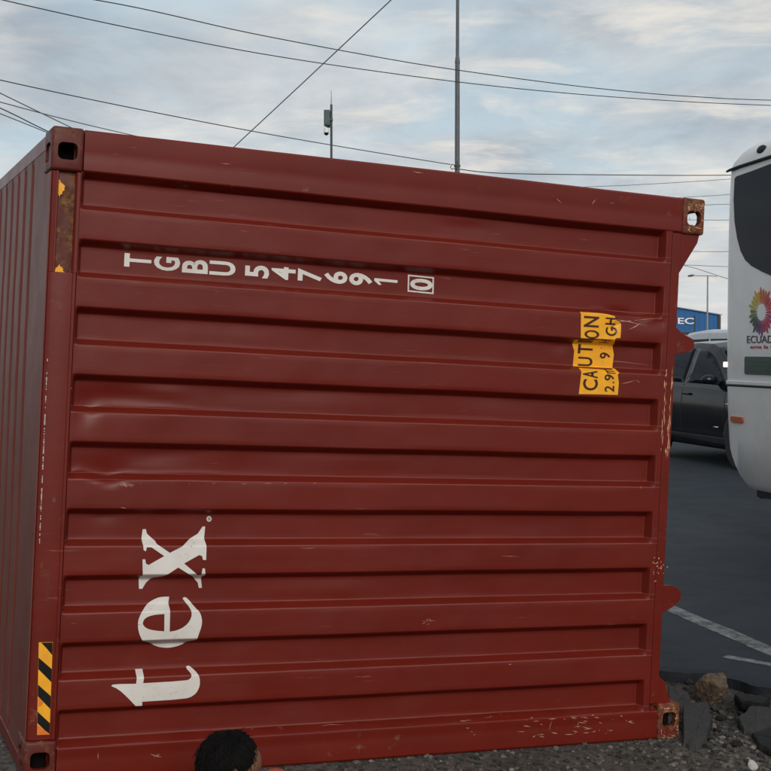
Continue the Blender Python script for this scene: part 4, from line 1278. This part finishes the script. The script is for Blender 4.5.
# ---- cars: lofted body, X forward, right side towards the camera
def make_car(name, label, paint, x, y, heading, prof):
    root = empty(name, None, (x, y, road_z(x, y)), heading)
    tag(root, label, 'car' if name != 'white_van' else 'van')
    W2 = prof['hw']
    top = prof['top']; belt = prof['belt']; Ls = prof['x']
    def interp(tab, x_):
        for (a, za), (b, zb) in zip(tab[:-1], tab[1:]):
            if a <= x_ <= b:
                t = (x_-a)/(b-a) if b > a else 0
                return za+(zb-za)*t
        return tab[-1][1] if x_ > tab[-1][0] else tab[0][1]
    x0, x1 = top[0][0], top[-1][0]
    def hw(x_):
        e = min(x_-x0, x1-x_)
        return W2*(1-0.16*(1-min(1, e/0.7))**2.2)
    def section(x_):
        zt = interp(top, x_); zb = min(interp(belt, x_), zt-0.03); w = hw(x_)
        e = min(x_-x0, x1-x_)
        lo = 0.24 + 0.16*(1-min(1, e/0.5))**2
        tum = prof['tumble']*(zt-zb)
        pts = [(0, lo), (w*0.86, lo), (w*0.955, lo+0.05), (w*0.985, lo+0.20), (w, 0.72*zb), (w*0.985, zb-0.10), (w*0.965, zb-0.025), (w*0.945, zb)]
        we = w*0.945
        pts += [(we-tum*0.5, zb+(zt-zb)*0.5), (we-tum*0.90, zt-min(0.09, (zt-zb)*0.3)), (we-tum-0.035, zt-min(0.03, (zt-zb)*0.12)), ((we-tum)*0.6, zt), (0, zt+0.012)]
        return pts
    xs2 = sorted(set([x0+(x1-x0)*k/54 for k in range(55)] + [t[0] for t in top]))
    vs, fs = [], []
    for x_ in xs2:
        half = section(x_)
        ring = [(-w_, h) for w_, h in half] + [(w_, h) for w_, h in reversed(half[1:-1])]
        vs += [(x_, w_, h) for w_, h in ring]
    n = len(ring)
    for i in range(len(xs2)-1):
        for k in range(n): fs.append((i*n+k, i*n+(k+1) % n, (i+1)*n+(k+1) % n, (i+1)*n+k))
    fs += [tuple(range(n)), tuple((len(xs2)-1)*n+k for k in range(n))]
    MB().add(vs, fs).build('body', paint, root, sharp=0.5)
    def side_y(x_, z):
        pts = section(x_)
        for (wa, za), (wb, zb_) in zip(pts[1:-1], pts[2:]):
            if za <= z <= zb_ and zb_ > za: return wa+(wb-wa)*(z-za)/(zb_-za)
        return pts[7][0]
    def side_patch(nm, poly, mat, sgn, out=0.004, parent=None):
        xsA = [p[0] for p in poly]
        bm = bmesh.new()
        tri = tessellate_polygon([[Vector((p[0], p[1], 0)) for p in poly]])
        bv = [bm.verts.new((p[0], 0, p[1])) for p in poly]
        for t in tri: bm.faces.new([bv[i] for i in t])
        k = min(xsA)
        while k < max(xsA):
            bmesh.ops.bisect_plane(bm, geom=bm.verts[:]+bm.edges[:]+bm.faces[:], plane_co=(k, 0, 0), plane_no=(1, 0, 0)); k += 0.12
        zl = [p[1] for p in poly]; k = min(zl)
        while k < max(zl):
            bmesh.ops.bisect_plane(bm, geom=bm.verts[:]+bm.edges[:]+bm.faces[:], plane_co=(0, 0, k), plane_no=(0, 0, 1)); k += 0.09
        for v in bm.verts: v.co.y = sgn*(side_y(v.co.x, v.co.z)+out)
        bmesh.ops.recalc_face_normals(bm, faces=bm.faces)
        me = bpy.data.meshes.new(nm); bm.to_mesh(me); bm.free()
        o = link(nm, me, mat, parent or root, True)
        s_ = o.modifiers.new('thick', 'SOLIDIFY'); s_.thickness = 0.006; s_.offset = 0
        return o
    for sgn in (-1, 1):
        for poly in prof['windows']: side_patch('side_window', poly, M['glass'], sgn)
        for poly in prof.get('doors', []):
            side_patch('door_seam', poly, M['rubber'], sgn, 0.0005)
        for (hx, hz_) in prof['handles']:
            yy = side_y(hx, hz_)
            MB().box(hx-0.11, hx+0.11, *sorted((sgn*(yy-0.01), sgn*(yy+0.035))), hz_-0.016, hz_+0.016).build('door_handle', prof['handle_mat'], root, bevel=0.008)
        mx, mz = prof['mirror']
        yy = side_y(mx, mz-0.02)
        bm_ = bmesh.new(); bmesh.ops.create_icosphere(bm_, subdivisions=3, radius=1)
        for v_ in bm_.verts: v_.co = Vector((mx+0.02+v_.co.x*0.075, sgn*(yy+0.14)+v_.co.y*0.125, mz+0.065+max(-0.75, v_.co.z)*0.078))
        mm_ = bpy.data.meshes.new('mirror'); bm_.to_mesh(mm_); bm_.free()
        link('mirror', mm_, paint, root, True)
        MB().box(mx-0.02, mx+0.06, *sorted((sgn*(yy-0.03), sgn*(yy+0.09))), mz-0.005, mz+0.035).build('mirror_foot', paint, root, bevel=0.01)
        for (tx, tz, l_) in prof.get('trim', []):
            side_patch('trim', [(tx-l_, tz-0.014), (tx+l_, tz-0.006), (tx+l_, tz+0.012), (tx-l_, tz+0.006)], M['chrome'], sgn, 0.010)
        side_patch('sill_trim', [(x0+0.75, 0.31), (x1-0.75, 0.31), (x1-0.75, 0.42), (x0+0.75, 0.42)], M['rubber'], sgn, 0.006)
        for wx in prof['wheels']:
            side_patch('wheel_arch', [(wx+0.44*math.cos(a), max(0.29, 0.37+0.44*math.sin(a))) for a in [math.pi*k/14 for k in range(15)]], M['rubber'], sgn, 0.004)
            wheel(root, wx, sgn*(W2-0.105), 0.365, 0.235, sgn)
        hx = x1
        MB().box(hx-0.42, hx-0.06, *sorted((sgn*W2*0.52, sgn*W2*0.83)), prof['lamp_z']-0.07, prof['lamp_z']+0.06).build('headlight', M['clear_lens'], root, bevel=0.03)
        MB().box(x0+0.03, x0+0.22, *sorted((sgn*W2*0.58, sgn*W2*0.86)), prof['lamp_z']-0.02, prof['lamp_z']+0.16).build('tail_light', M['red_lens'], root, bevel=0.03)
    # windscreen and rear screen lie on the loft, a little proud
    for (xa, xb, nm) in prof['screens']:
        rows = []
        for i in range(9):
            x_ = xa+(xb-xa)*i/8
            zt = interp(top, x_); zb = min(interp(belt, x_), zt-0.03)
            wv = hw(x_)*0.945-prof['tumble']*(zt-zb)-0.075
            rows.append([(x_, wv*j/4.0, zt+0.010+0.012*(1-abs(j)/4.0)) for j in range(-4, 5)])
        o = link(nm, grid_mesh(nm, rows), M['glass'], root, True)
        s_ = o.modifiers.new('thick', 'SOLIDIFY'); s_.thickness = 0.01; s_.offset = 0
    MB().box(x1-0.07, x1+0.012, -W2*0.45, W2*0.45, prof['lamp_z']-0.22, prof['lamp_z']-0.02).build('grille', M['rubber'], root, bevel=0.02)
    return root
HEAD = math.atan2(FWD.y, FWD.x)
suv = dict(hw=0.93, tumble=0.36, x=None, lamp_z=0.92,
    top=[(-2.3, 0.95), (-2.26, 1.15), (-2.12, 1.30), (-1.72, 1.70), (-1.35, 1.765), (-0.4, 1.80), (0.10, 1.785), (0.36, 1.72), (0.82, 1.47), (1.34, 1.20), (1.6, 1.15), (2.05, 1.04), (2.25, 0.88), (2.34, 0.66)],
    belt=[(-2.3, 1.08), (-1.2, 1.14), (0.3, 1.14), (1.34, 1.11), (2.34, 0.62)],
    windows=[[(-0.28, 1.175), (0.98, 1.165), (0.58, 1.42), (0.30, 1.585), (0.05, 1.66), (-0.28, 1.69)], [(-1.28, 1.19), (-0.36, 1.175), (-0.36, 1.68), (-1.12, 1.655)], [(-1.95, 1.22), (-1.36, 1.19), (-1.22, 1.64), (-1.55, 1.60)]],
    doors=[[(-0.33, 0.35), (-0.32, 0.35), (-0.32, 1.15), (-0.33, 1.15)], [(1.02, 0.40), (1.03, 0.40), (1.03, 1.12), (1.02, 1.12)]],
    handles=[(-0.14, 1.01), (-1.15, 1.02)], handle_mat=M['suv_paint'], mirror=(0.72, 1.17),
    trim=[(1.12, 0.90, 0.07), (0.78, 0.56, 0.08)], wheels=(1.42, -1.36), screens=[(0.42, 1.28, 'windscreen'), (-2.08, -1.76, 'rear_screen')])
a_top = at(690, 341, 20.4)
o = Vector((a_top.x, a_top.y, 0)) + LEFT*0.72 + FWD*0.46
make_car('parked_car', 'dark blue grey sports utility car on the road behind the container edge', M['suv_paint'], o.x, o.y, HEAD, suv)
van = dict(hw=0.96, tumble=0.16, x=None, lamp_z=0.95,
    top=[(-2.5, 1.6), (-2.47, 1.9), (-2.35, 2.06), (-1.5, 2.12), (0.9, 2.12), (1.15, 2.05), (1.7, 1.55), (2.05, 1.22), (2.35, 1.10), (2.5, 0.90), (2.56, 0.7)],
    belt=[(-2.5, 1.18), (1.2, 1.18), (2.0, 1.12), (2.56, 0.66)],
    windows=[[(0.35, 1.24), (1.55, 1.22), (1.25, 1.62), (0.95, 1.88), (0.35, 1.90)], [(-0.95, 1.24), (0.25, 1.24), (0.25, 1.90), (-0.95, 1.90)], [(-2.2, 1.26), (-1.05, 1.24), (-1.05, 1.90), (-2.15, 1.88)]],
    handles=[(0.5, 1.08)], handle_mat=M['rubber'], mirror=(1.35, 1.25), trim=[], wheels=(1.55, -1.6), screens=[(1.20, 1.98, 'windscreen')])
p = at(741, 345, 30.0)
make_car('white_van', 'pale grey van on the road behind the dark car', M['van_paint'], p.x+0.5, p.y, HEAD, van)

# ------------------------------------------------------------------ blue warehouse, lamps, poles, wires
M['blue_clad'] = simple('blue metal cladding', (0.020, 0.115, 0.300), 0.45, var=0.12, vscale=0.6)
M['blue_roof'] = simple('weathered blue roof sheet', (0.19, 0.30, 0.42), 0.5, var=0.15, vscale=0.4)
M['cream_wall'] = simple('cream plaster wall', (0.52, 0.46, 0.38), 0.9, var=0.1, vscale=0.5)
M['dark_metal'] = simple('dark grey metal', (0.05, 0.055, 0.06), 0.5, var=0.2)
M['galv'] = simple('galvanised steel', (0.33, 0.34, 0.35), 0.5, 0.6, var=0.15)
M['weather_pole'] = simple('grey painted steel pole', (0.10, 0.105, 0.115), 0.55, var=0.2)
M['wire'] = simple('black cable', (0.035, 0.037, 0.043), 0.7, var=0.1)
M['wire_grey'] = simple('grey cable', (0.17, 0.175, 0.19), 0.7, var=0.1)
M['sign_white'] = simple('white sign letters', (0.80, 0.80, 0.80), 0.5, var=0.04)
BD = 120.0
A = at(648, 345, BD); B = at(719.6, 345, BD+3)
bdir = Vector((B.x-A.x, B.y-A.y, 0)); blen = bdir.length; bdir.normalize(); bn = Vector((bdir.y, -bdir.x, 0))    # bn faces the camera
bmat = Matrix(((bdir.x, -bn.x, 0, A.x), (bdir.y, -bn.y, 0, A.y), (0, 0, 1, 0), (0, 0, 0, 1)))
wh = empty('warehouse', bmat)
tag(wh, 'blue metal warehouse with white sign letters across the road', 'building')
def hgt(py, d=BD): return at(700, py, d).z
zb, zl, zr = hgt(332.0), hgt(302.2), hgt(314.6, BD+3)
DEP = 26.0
MB().box(0, blen-0.05, 0.05, DEP, -0.3, zb).build('wall', M['cream_wall'], wh)
def front_z(x): return zl+(zr-zl)*x/blen
cl = MB()
cl.add([(0,0,zb),(blen,0,zb),(blen,0,zr),(0,0,zl),(0,DEP,zb),(blen,DEP,zb),(blen,DEP,zr),(0,DEP,zl)], [(0,1,2,3),(5,4,7,6),(0,4,5,1),(1,5,6,2),(3,2,6,7),(4,0,3,7)])
clad = cl.build('cladding', M['blue_clad'], wh)
nrib = 14
for i in range(nrib):
    x = 0.25+i*(blen-0.4)/nrib
    MB().box(x, x+0.05, -0.014, 0.0, zb+0.02, front_z(x+0.08)-0.03).build('cladding_rib', M['blue_clad'], clad)
MB().box(-0.05, blen+0.04, -0.30, 0.02, zb-0.10, zb-0.001).build('eave_gutter', M['dark_metal'], wh)
MB().box(blen-0.24, blen+0.05, -0.09, 0.06, zb, zr-0.06).build('corner_trim', M['dark_metal'], wh)
rz0 = hgt(303.0)
rf = MB().add([(-0.1, -0.18, zl+0.02), (blen+0.15, -0.18, zr+0.02), (blen+0.15, 9.0, hgt(306.0, BD+9)), (-0.1, 9.0, hgt(300.5, BD+9)), (blen+0.15, DEP+.2, zr), (-0.1, DEP+.2, zl)],
     [(0,1,2,3),(3,2,4,5)]).build('roof', M['blue_roof'], wh)
s_ = rf.modifiers.new('thick', 'SOLIDIFY'); s_.thickness = 0.08
dpx = lambda px: (at(px, 345, BD+1.5).x-A.x)/bdir.x
vs, fs, asp = text_mesh('EC', 0.02)
x0, x1 = dpx(676.2), dpx(693.8); z0, z1 = hgt(323.8), hgt(317.4)
MB().add([(x0+(x1-x0)*x, -0.12, z0+(z1-z0)*y) for x, y in vs], fs).build('sign_lettering', M['sign_white'], wh, fix=False)

def pole_at(px, depth): p = at(px, 345, depth); return Vector((p.x, p.y, ground_z(p.x, p.y)))
def base_of(p): return ground_z(p.x, p.y)
# street lamp
LD = 105.0
b_ = pole_at(707.2, LD); lamp = empty('street_lamp', None, (b_.x, b_.y, -0.12))
tag(lamp, 'tall galvanised street lamp with one arm in front of the blue warehouse', 'street lamp')
lt = at(707, 275.4, LD).z+0.12
MB().tube([(0,0,0),(0,0,lt*0.5),(0,0,lt)], [0.085,0.07,0.055], 10).build('pole', M['galv'], lamp)
MB().tube([(0.75,0,lt-0.06),(0,0,lt-0.02),(-0.7,0,lt-0.02),(-1.1,0,lt-0.01)], 0.035, 8).build('arm', M['galv'], lamp)
MB().prism([(-1.05,0.05),(-1.3,0.07),(-1.55,0.0),(-1.5,-0.11),(-1.2,-0.10)], lambda p: (p[0],-0.13,lt+p[1]), lambda p: (p[0],0.13,lt+p[1])).build('lamp_head', M['dark_metal'], lamp, bevel=0.02)
# thin dark post in front of the warehouse
b_ = pole_at(694.6, 70)
sp = empty('post', None, (b_.x, b_.y, -0.12)); tag(sp, 'thin dark metal post in front of the blue warehouse wall', 'post')
ht = at(694.6, 316.5, 70).z+0.12
MB().tube([(0,0,0),(0,0,ht)], 0.045, 8).build('shaft', M['dark_metal'], sp)
MB().lathe([(0.07,0),(0.07,0.05),(0.02,0.09)], 10, Matrix.Translation((0,0,ht-0.01))).build('cap', M['dark_metal'], sp)
# tall mast
MD = 62.0
b_ = pole_at(457.0, MD); mast = empty('utility_mast', None, (b_.x, b_.y, -0.13))
tag(mast, 'tall thin steel mast carrying a cable, rising behind the container', 'mast')
zj = at(457, 62, MD).z+0.13; zt = zj+5.2; za = at(455, 166, MD).z+0.13
MB().tube([(0,0,0),(0.0,0,zj)], [0.135,0.108], 14).build('lower_tube', M['weather_pole'], mast, sharp=0.6)
MB().tube([(0,0,zj-0.05),(0,0,zj+0.22)], [0.125,0.095], 14).build('joint_collar', M['weather_pole'], mast)
MB().tube([(0,0,zj+0.2),(0.01,0,zt)], [0.080,0.070], 12).build('upper_tube', M['weather_pole'], mast, sharp=0.6)
MB().tube([(0,-0.13,za-0.2),(0,-0.13,za+0.22)], 0.02, 8).tube([(-0.05,-0.13,za),(-0.26,-0.2,za+0.05),(-0.33,-0.2,za-0.10),(-0.22,-0.2,za-0.2)], 0.022, 8).build('cable_bracket', M['dark_metal'], mast)
MB().lathe([(0.145,-0.05),(0.145,0.05)], 14, Matrix.Translation((0,0,za))).build('band', M['dark_metal'], mast)
# thin pole with a camera cabinet
KD = 18.5
b_ = pole_at(331.6, KD); kp = empty('camera_pole', None, (b_.x, b_.y, -0.13))
tag(kp, 'slim pole with a small green cabinet and dome camera behind the container', 'camera pole')
kz = lambda py: at(331, py, KD).z+0.13
MB().tube([(0,0,0),(0,0,kz(104.5))], 0.017, 10).build('shaft', M['dark_metal'], kp)
MB().tube([(0,0,kz(105)),(0,0,kz(90.5))], [0.006,0.003], 6).build('antenna', M['dark_metal'], kp)
M['cabinet'] = simple('teal grey cabinet', (0.045, 0.090, 0.090), 0.5, var=0.15)
cb = MB().box(-0.100, -0.018, -0.07, 0.05, kz(126), kz(110.5)).build('cabinet', M['cabinet'], kp, bevel=0.008)
MB().box(-0.092, -0.026, -0.076, -0.068, kz(124.5), kz(112)).build('cabinet_door', M['cabinet'], cb, bevel=0.003)
MB().box(-0.03, 0.02, -0.03, 0.03, kz(121), kz(118)).build('clamp', M['dark_metal'], kp)
MB().tube([(0,0,kz(127)),(-0.07,-0.02,kz(127.5))], 0.009, 8).build('camera_arm', M['dark_metal'], kp)
dz = kz(133)
cm = MB().lathe([(0.012,0.075),(0.034,0.06),(0.038,0.02),(0.036,0.0)], 16, Matrix.Translation((-0.068,-0.02,dz))).build('camera_housing', M['sign_white'], kp, sharp=0.6)
MB().lathe([(0.033,0.0),(0.030,-0.018),(0.018,-0.032),(0.003,-0.037)], 16, Matrix.Translation((-0.068,-0.02,dz))).build('camera_dome', M['glass'], cm, smooth=True)

# overhead wires: photo points with a distance at each end
def wire(pts, d0, d1, wpx, label, mat='wire', group=None):
    x0, x1 = pts[0][0], pts[-1][0]
    # piecewise smooth through the points (Catmull-Rom)
    P = [at(px, py, d0+(d1-d0)*((px-x0)/(x1-x0))) for px, py in pts]
    R_ = [0.5*wpx/F_PX*p.y for p in P]
    out, rad = [], []
    for i in range(len(P)-1):
        a, b = P[i], P[i+1]
        pa = P[i-1] if i > 0 else a*2-b
        pb = P[i+2] if i+2 < len(P) else b*2-a
        for k in range(8):
            t = k/8.0
            out.append(0.5*((2*a) + (b-pa)*t + (2*pa-5*a+4*b-pb)*t*t + (3*a-pa-3*b+pb)*t**3)); rad.append(R_[i]+(R_[i+1]-R_[i])*t)
    out.append(P[-1]); rad.append(R_[-1])
    r = sum(rad)/len(rad)
    o = MB().tube([q-P[0] for q in out], [r]*len(out), 6).build('overhead_wire', M[mat], smooth=True)
    o.location = P[0]
    return tag(o, label, 'wire', group)
wire([(-160,-34),(96,0),(250,33),(380,57.5),(457,70),(560,84),(639,92.5),(700,97),(771,100.2),(1000,106)], 44, 74, .9, 'upper cable of the highest pair, with a kink, passing in front of the mast')
wire([(-160,-40),(3,0),(130,28),(260,53.5),(400,74.5),(520,88.8),(640,98.8),(771,105.4),(1000,112)], 42, 72, .9, 'lower cable of the highest pair, straight and unkinked')
wire([(-160,42),(0,80),(130,107.5),(260,132.6),(370,151.5),(450.5,164.5)], 40, 61.8, .95, 'long cable sloping down over the container to the mast bracket')
wire([(453,168.5),(500,173.2),(600,174.8),(725,175.2),(900,172)], 61.8, 72, .9, 'nearly level cable running from the mast over the container to behind the bus')
wire([(-120,33),(0,93),(67,125.5),(130,156),(200,190)], 30, 50, 1.0, 'steep thin cable crossing another above the upper left container corner', 'wire_grey')
wire([(-120,70),(0,102),(60,118),(116,131.5),(220,155)], 32, 52, 1.0, 'gently sloping thin cable above the upper left container corner', 'wire_grey')
wire([(-120,55),(0,108),(45,130),(120,165)], 30, 42, 1.1, 'thick cable running down behind the top of the container roof side')
wire([(-120,67),(0,113.6),(45,131.6),(120,162)], 30.6, 42.6, 1.0, 'lowest cable running down behind the top of the container roof side', 'wire_grey')
wire([(200,178.6),(235,146),(300,85.5),(391,0),(470,-74)], 38, 30, 1.1, 'grey stay cable climbing steeply, opposite to the other wires', 'wire_grey')
for i, (pts, d0, d1, lb) in enumerate([
    ([(560,188),(609,186),(640,184.6),(725,179.4),(860,169)], 70, 84, 'thin cable rising towards the bus roof above the rusty upper casting'),
    ([(600,201),(660,198.6),(725,194.8),(860,186)], 72, 86, 'thin cable just above the rusty upper casting'),
    ([(600,205.2),(705,204.9),(725,204.3),(860,202)], 74, 88, 'thin level cable meeting the top of the rusty upper casting'),
    ([(600,219.4),(708,220),(725,220),(860,219)], 76, 90, 'thin level cable beside the hole of the rusty upper casting'),
    ([(600,250.6),(690,251.4),(725,251.6),(860,251)], 80, 92, 'thin level cable beside the upper gusset of the container'),
    ([(600,263.5),(685,265),(725,266.6),(860,271)], 82, 94, 'thin drooping cable above the street lamp'),
    ([(600,246),(684,265.4),(718,275.6),(860,322)], 84, 95, 'slanting thin cable above the street lamp arm')]):
    wire(pts, d0, d1, 0.6, lb, 'wire_grey')

# ------------------------------------------------------------------ person lying beside the container
M['skin'] = simple('warm brown skin', (0.20, 0.095, 0.056), 0.5, var=0.12, vscale=20)
M['hair'] = simple('black hair', (0.005, 0.004, 0.004), 0.65, var=0.3, vscale=50, spec=0.15)
M['shirt'] = simple('orange red shirt cloth', (0.36, 0.055, 0.022), 0.85, var=0.15, vscale=20, bump=0.4, bscale=30)
M['trousers'] = simple('dark blue trouser cloth', (0.025, 0.03, 0.045), 0.9, var=0.2, vscale=20, bump=0.4, bscale=30)
M['shoe'] = simple('black shoe', (0.02, 0.018, 0.017), 0.5)
def person():
    HD = 4.52
    hx = (231-385.5)/F_PX*HD
    ztop = at(229, 736, HD).z
    H = Vector((hx, HD, ztop-0.118))                 # head centre
    G = lambda x, y: ground_z(x, y)
    gz = G(hx, HD-0.4)
    root = empty('person', None, (hx, HD-0.5, gz))
    tag(root, 'person in an orange red top with dark hair, lying low against the container', 'person')
    caps = []                                         # (a, b, ra, rb, region)
    def cap(a, b, ra, rb, reg): caps.append((Vector(a), Vector(b), ra, rb, reg))
    f = Vector((0.93, 0.30, -0.10)).normalized()      # where the face looks: right and a little away
    up = Vector((0.04, 0.14, 1)); up = (up - f*up.dot(f)).normalized(); lf = up.cross(f)
    hp = lambda a, b, c: H + f*a + lf*b + up*c
    # head: cranium, brow, cheeks, jaw, nose, ears
    cap(hp(-0.028,0,0.022), hp(0.022,0,0.026), 0.086, 0.078, 0)
    cap(hp(0.0,0.018,0.01), hp(0.0,-0.018,0.01), 0.074, 0.074, 0)
    cap(hp(0.052,0.024,-0.030), hp(0.052,-0.024,-0.030), 0.040, 0.040, 0)
    cap(hp(0.03,0,-0.05), hp(0.062,0,-0.092), 0.052, 0.027, 0)
    cap(hp(0.088,0,-0.005), hp(0.112,0,-0.038), 0.009, 0.014, 0)
    cap(hp(0.082,0.030,0.016), hp(0.082,-0.030,0.016), 0.012, 0.012, 0)
    cap(hp(0.088,0.016,-0.068), hp(0.088,-0.016,-0.068), 0.010, 0.010, 4)
    for s in (1, -1): cap(hp(-0.012,s*0.083,0.012), hp(-0.004,s*0.083,-0.028), 0.016, 0.011, 0)
    nb = Vector((hx-0.02, HD-0.155, gz+0.145))
    cap(hp(-0.02,0,-0.06), nb, 0.052, 0.058, 0)
    # torso towards the camera, right shoulder raised
    ch = Vector((hx-0.035, HD-0.26, gz+0.125)); be = Vector((hx-0.10, HD-0.52, gz+0.105)); pe = Vector((hx-0.13, HD-0.72, gz+0.115))
    shR = Vector((hx+0.155, HD-0.10, gz+0.184)); shL = Vector((hx-0.21, HD-0.215, gz+0.085))
    cap(shR+Vector((-.03,-.03,-.02)), shL, 0.075, 0.075, 1); cap(nb, ch, 0.075, 0.115, 1)
    cap(ch+Vector((.055,0,0.01)), be+Vector((.05,0,0)), 0.112, 0.092, 1); cap(ch+Vector((-.06,0,-.01)), be+Vector((-.05,0,0)), 0.108, 0.092, 1)
    cap(be+Vector((.045,0,0)), pe+Vector((.06,0,0)), 0.095, 0.102, 1); cap(be+Vector((-.045,0,0)), pe+Vector((-.06,0,0)), 0.095, 0.102, 1)
    # arms
    elR = Vector((hx+0.33, HD-0.24, G(hx+.33, HD-.24)+0.05)); haR = Vector((hx+0.42, HD+0.0, G(hx+.42, HD)+0.032))
    cap(shR, elR, 0.062, 0.044, 1); cap(elR, elR.lerp(haR, .9), 0.043, 0.030, 1); cap(elR.lerp(haR, .88), haR, 0.027, 0.027, 0)
    elL = Vector((hx-0.42, HD-0.36, G(hx-.42, HD-.36)+0.05)); haL = Vector((hx-0.40, HD-0.10, G(hx-.40, HD-.1)+0.032))
    cap(shL, elL, 0.058, 0.044, 1); cap(elL, elL.lerp(haL, .9), 0.043, 0.030, 1); cap(elL.lerp(haL, .88), haL, 0.027, 0.027, 0)
    for ha, el, s in ((haR, elR, 1), (haL, elL, -1)):
        d = (ha-el); d.z = 0; d.normalize(); sd = Vector((d.y, -d.x, 0))
        k0 = ha + d*0.03
        for off in (-0.026, -0.009, 0.009, 0.026):       # palm
            cap(ha+sd*off*0.7, k0+d*0.035+sd*off, 0.014, 0.012, 0)
        for off, l_ in ((-0.030, 0.058), (-0.010, 0.072), (0.010, 0.076), (0.030, 0.066)):
            a = k0+d*0.035+sd*off; m_ = a+d*l_*0.5+sd*off*0.15+Vector((0,0,0.010)); e = a+d*l_+sd*off*0.2+Vector((0,0,-0.010))
            cap(a, m_, 0.0095, 0.0085, 0); cap(m_, e, 0.0085, 0.0072, 0)
        a = ha+sd*(-s)*0.020; m_ = a+d*0.030+sd*(-s)*0.034; e = m_+d*0.030+sd*(-s)*0.008+Vector((0,0,-0.006))
        cap(a, m_, 0.013, 0.0105, 0); cap(m_, e, 0.0105, 0.0085, 0)
    # legs
    for s in (1, -1):
        hip = pe+Vector((s*0.085, -0.03, -0.01)); kn = Vector((pe.x+s*0.13, pe.y-0.46, gz+0.062)); an = Vector((pe.x+s*0.16-0.02, pe.y-0.88, gz+0.062)); toe = Vector((an.x+s*0.04, an.y-0.10, gz+0.028))
        cap(hip, kn, 0.088, 0.058, 2); cap(kn, kn.lerp(an, .35), 0.056, 0.058, 2); cap(kn.lerp(an, .35), an, 0.058, 0.040, 2)
        cap(an, toe, 0.042, 0.034, 3); cap(toe, toe+Vector((s*0.05, -0.06, -0.004)), 0.034, 0.026, 3)
    mb = MB()
    for a, b, ra, rb, reg in caps:
        d = (b-a); l_ = d.length
        if l_ < 1e-5: continue
        d /= l_
        q = d.to_track_quat('Z', 'Y').to_matrix().to_4x4()
        prof = []
        for k in range(1, 7):
            t = math.radians(-90+15*k); prof.append((ra*math.cos(t), ra*math.sin(t)))
        for k in range(0, 6):
            t = math.radians(15*k); prof.append((rb*math.cos(t), l_+rb*math.sin(t)))
        mb.lathe(prof, 16, Matrix.Translation(a-root.location) @ q)
    tmp = mb.build('body_tmp', M['skin'])
    rm = tmp.modifiers.new('r', 'REMESH'); rm.mode = 'VOXEL'; rm.voxel_size = 0.0058
    sm = tmp.modifiers.new('s', 'SMOOTH'); sm.factor = 0.5; sm.iterations = 4
    bpy.context.view_layer.update()
    me = bpy.data.meshes.new_from_object(tmp.evaluated_get(bpy.context.evaluated_depsgraph_get()))
    bpy.data.objects.remove(tmp)
    me.materials.clear()
    for k in ('skin', 'shirt', 'trousers', 'shoe'): me.materials.append(M[k])
    me.materials.append(simple('lips', (0.28, 0.085, 0.070), 0.45))
    L0 = root.location
    idx = []
    cs = [(a-L0, b-L0, ra, rb, reg) for a, b, ra, rb, reg in caps]
    for p in me.polygons:
        c = p.center; best = 9; br = 0
        for a, b, ra, rb, reg in cs:
            d = b-a; t = max(0, min(1, (c-a).dot(d)/d.length_squared))
            dist = (c-(a+d*t)).length-(ra+(rb-ra)*t)
            if dist < best: best = dist; br = reg
        idx.append(br)
    me.polygons.foreach_set('material_index', idx)
    me.name = 'body'
    body = link('body', me, M['skin'], root, True)
    for s in (1, -1):
        e = hp(0.081, s*0.031, -0.004)-L0
        MB().lathe([(0.002,-0.011),(0.008,-0.008),(0.011,0),(0.008,0.008),(0.002,0.011)], 12, Matrix.Translation(e)).build('eye', M['black_print'], root, smooth=True)
    # hair: a full cap with locks, thick at the back and over the ears
    rows = []
    r = random.Random(2)
    def shell(th, ph):       # th from crown (0) downwards, ph: 0 = face direction
        ct, st_, cp, sp_ = math.cos(th), math.sin(th), math.cos(ph), math.sin(ph)
        base = Vector((-0.012+ (0.104 if cp < 0 else 0.093)*st_*cp, 0.090*st_*sp_, 0.022+0.101*ct))
        return base
    lim = lambda ph: math.radians(62 + 78*(0.5-0.5*math.cos(ph))**0.7)
    NPH, NTH = 72, 22
    for i in range(NTH+1):
        row = []
        for j in range(NPH+1):
            ph = 2*math.pi*(j % NPH)/NPH; th = lim(ph)*i/NTH
            p = shell(max(th, 0.02), ph)
            k = 0.975 + 0.06*mnoise.noise(Vector((math.cos(ph)*9, math.sin(ph)*9, th*1.5))) + 0.02*mnoise.noise(Vector((math.cos(ph)*22, math.sin(ph)*22, th*2)))
            p = p*k
            row.append(hp(p.x, p.y, p.z)-L0)
        rows.append(row)
    hair = link('hair', grid_mesh('hair', rows), M['hair'], root, True)
    s_ = hair.modifiers.new('thick', 'SOLIDIFY'); s_.thickness = 0.010; s_.offset = 0
    mb = MB()
    for i in range(2600):
        ph = r.uniform(0, 2*math.pi); t0 = r.uniform(0.0, 0.75); l_ = r.uniform(0.2, 0.5)
        pts = []
        drift = r.uniform(-.5, .5); lift = r.random(); stray = r.uniform(0.05, 0.16) if i % 16 == 0 else 0.0
        for k in range(5):
            t = t0+l_*k/4.0; p2 = ph+drift*k/4.0
            p = shell(max(.02, lim(p2)*min(t, 1.12)), p2)*(1.02+0.06*lift+0.09*r.random()**3*(k/4.0)+0.012*math.sin(k*2+i)+stray*(k/4.0)**2)
            pts.append(hp(p.x, p.y, p.z)-L0)
        mb.tube(pts, [0.0012, 0.0016, 0.0014, 0.0010, 0.0003], 3, cap=False)
    lk = mb.build('hair_strands', M['hair'], hair, smooth=True, fix=False)
    lk['kind'] = 'stuff'
person()
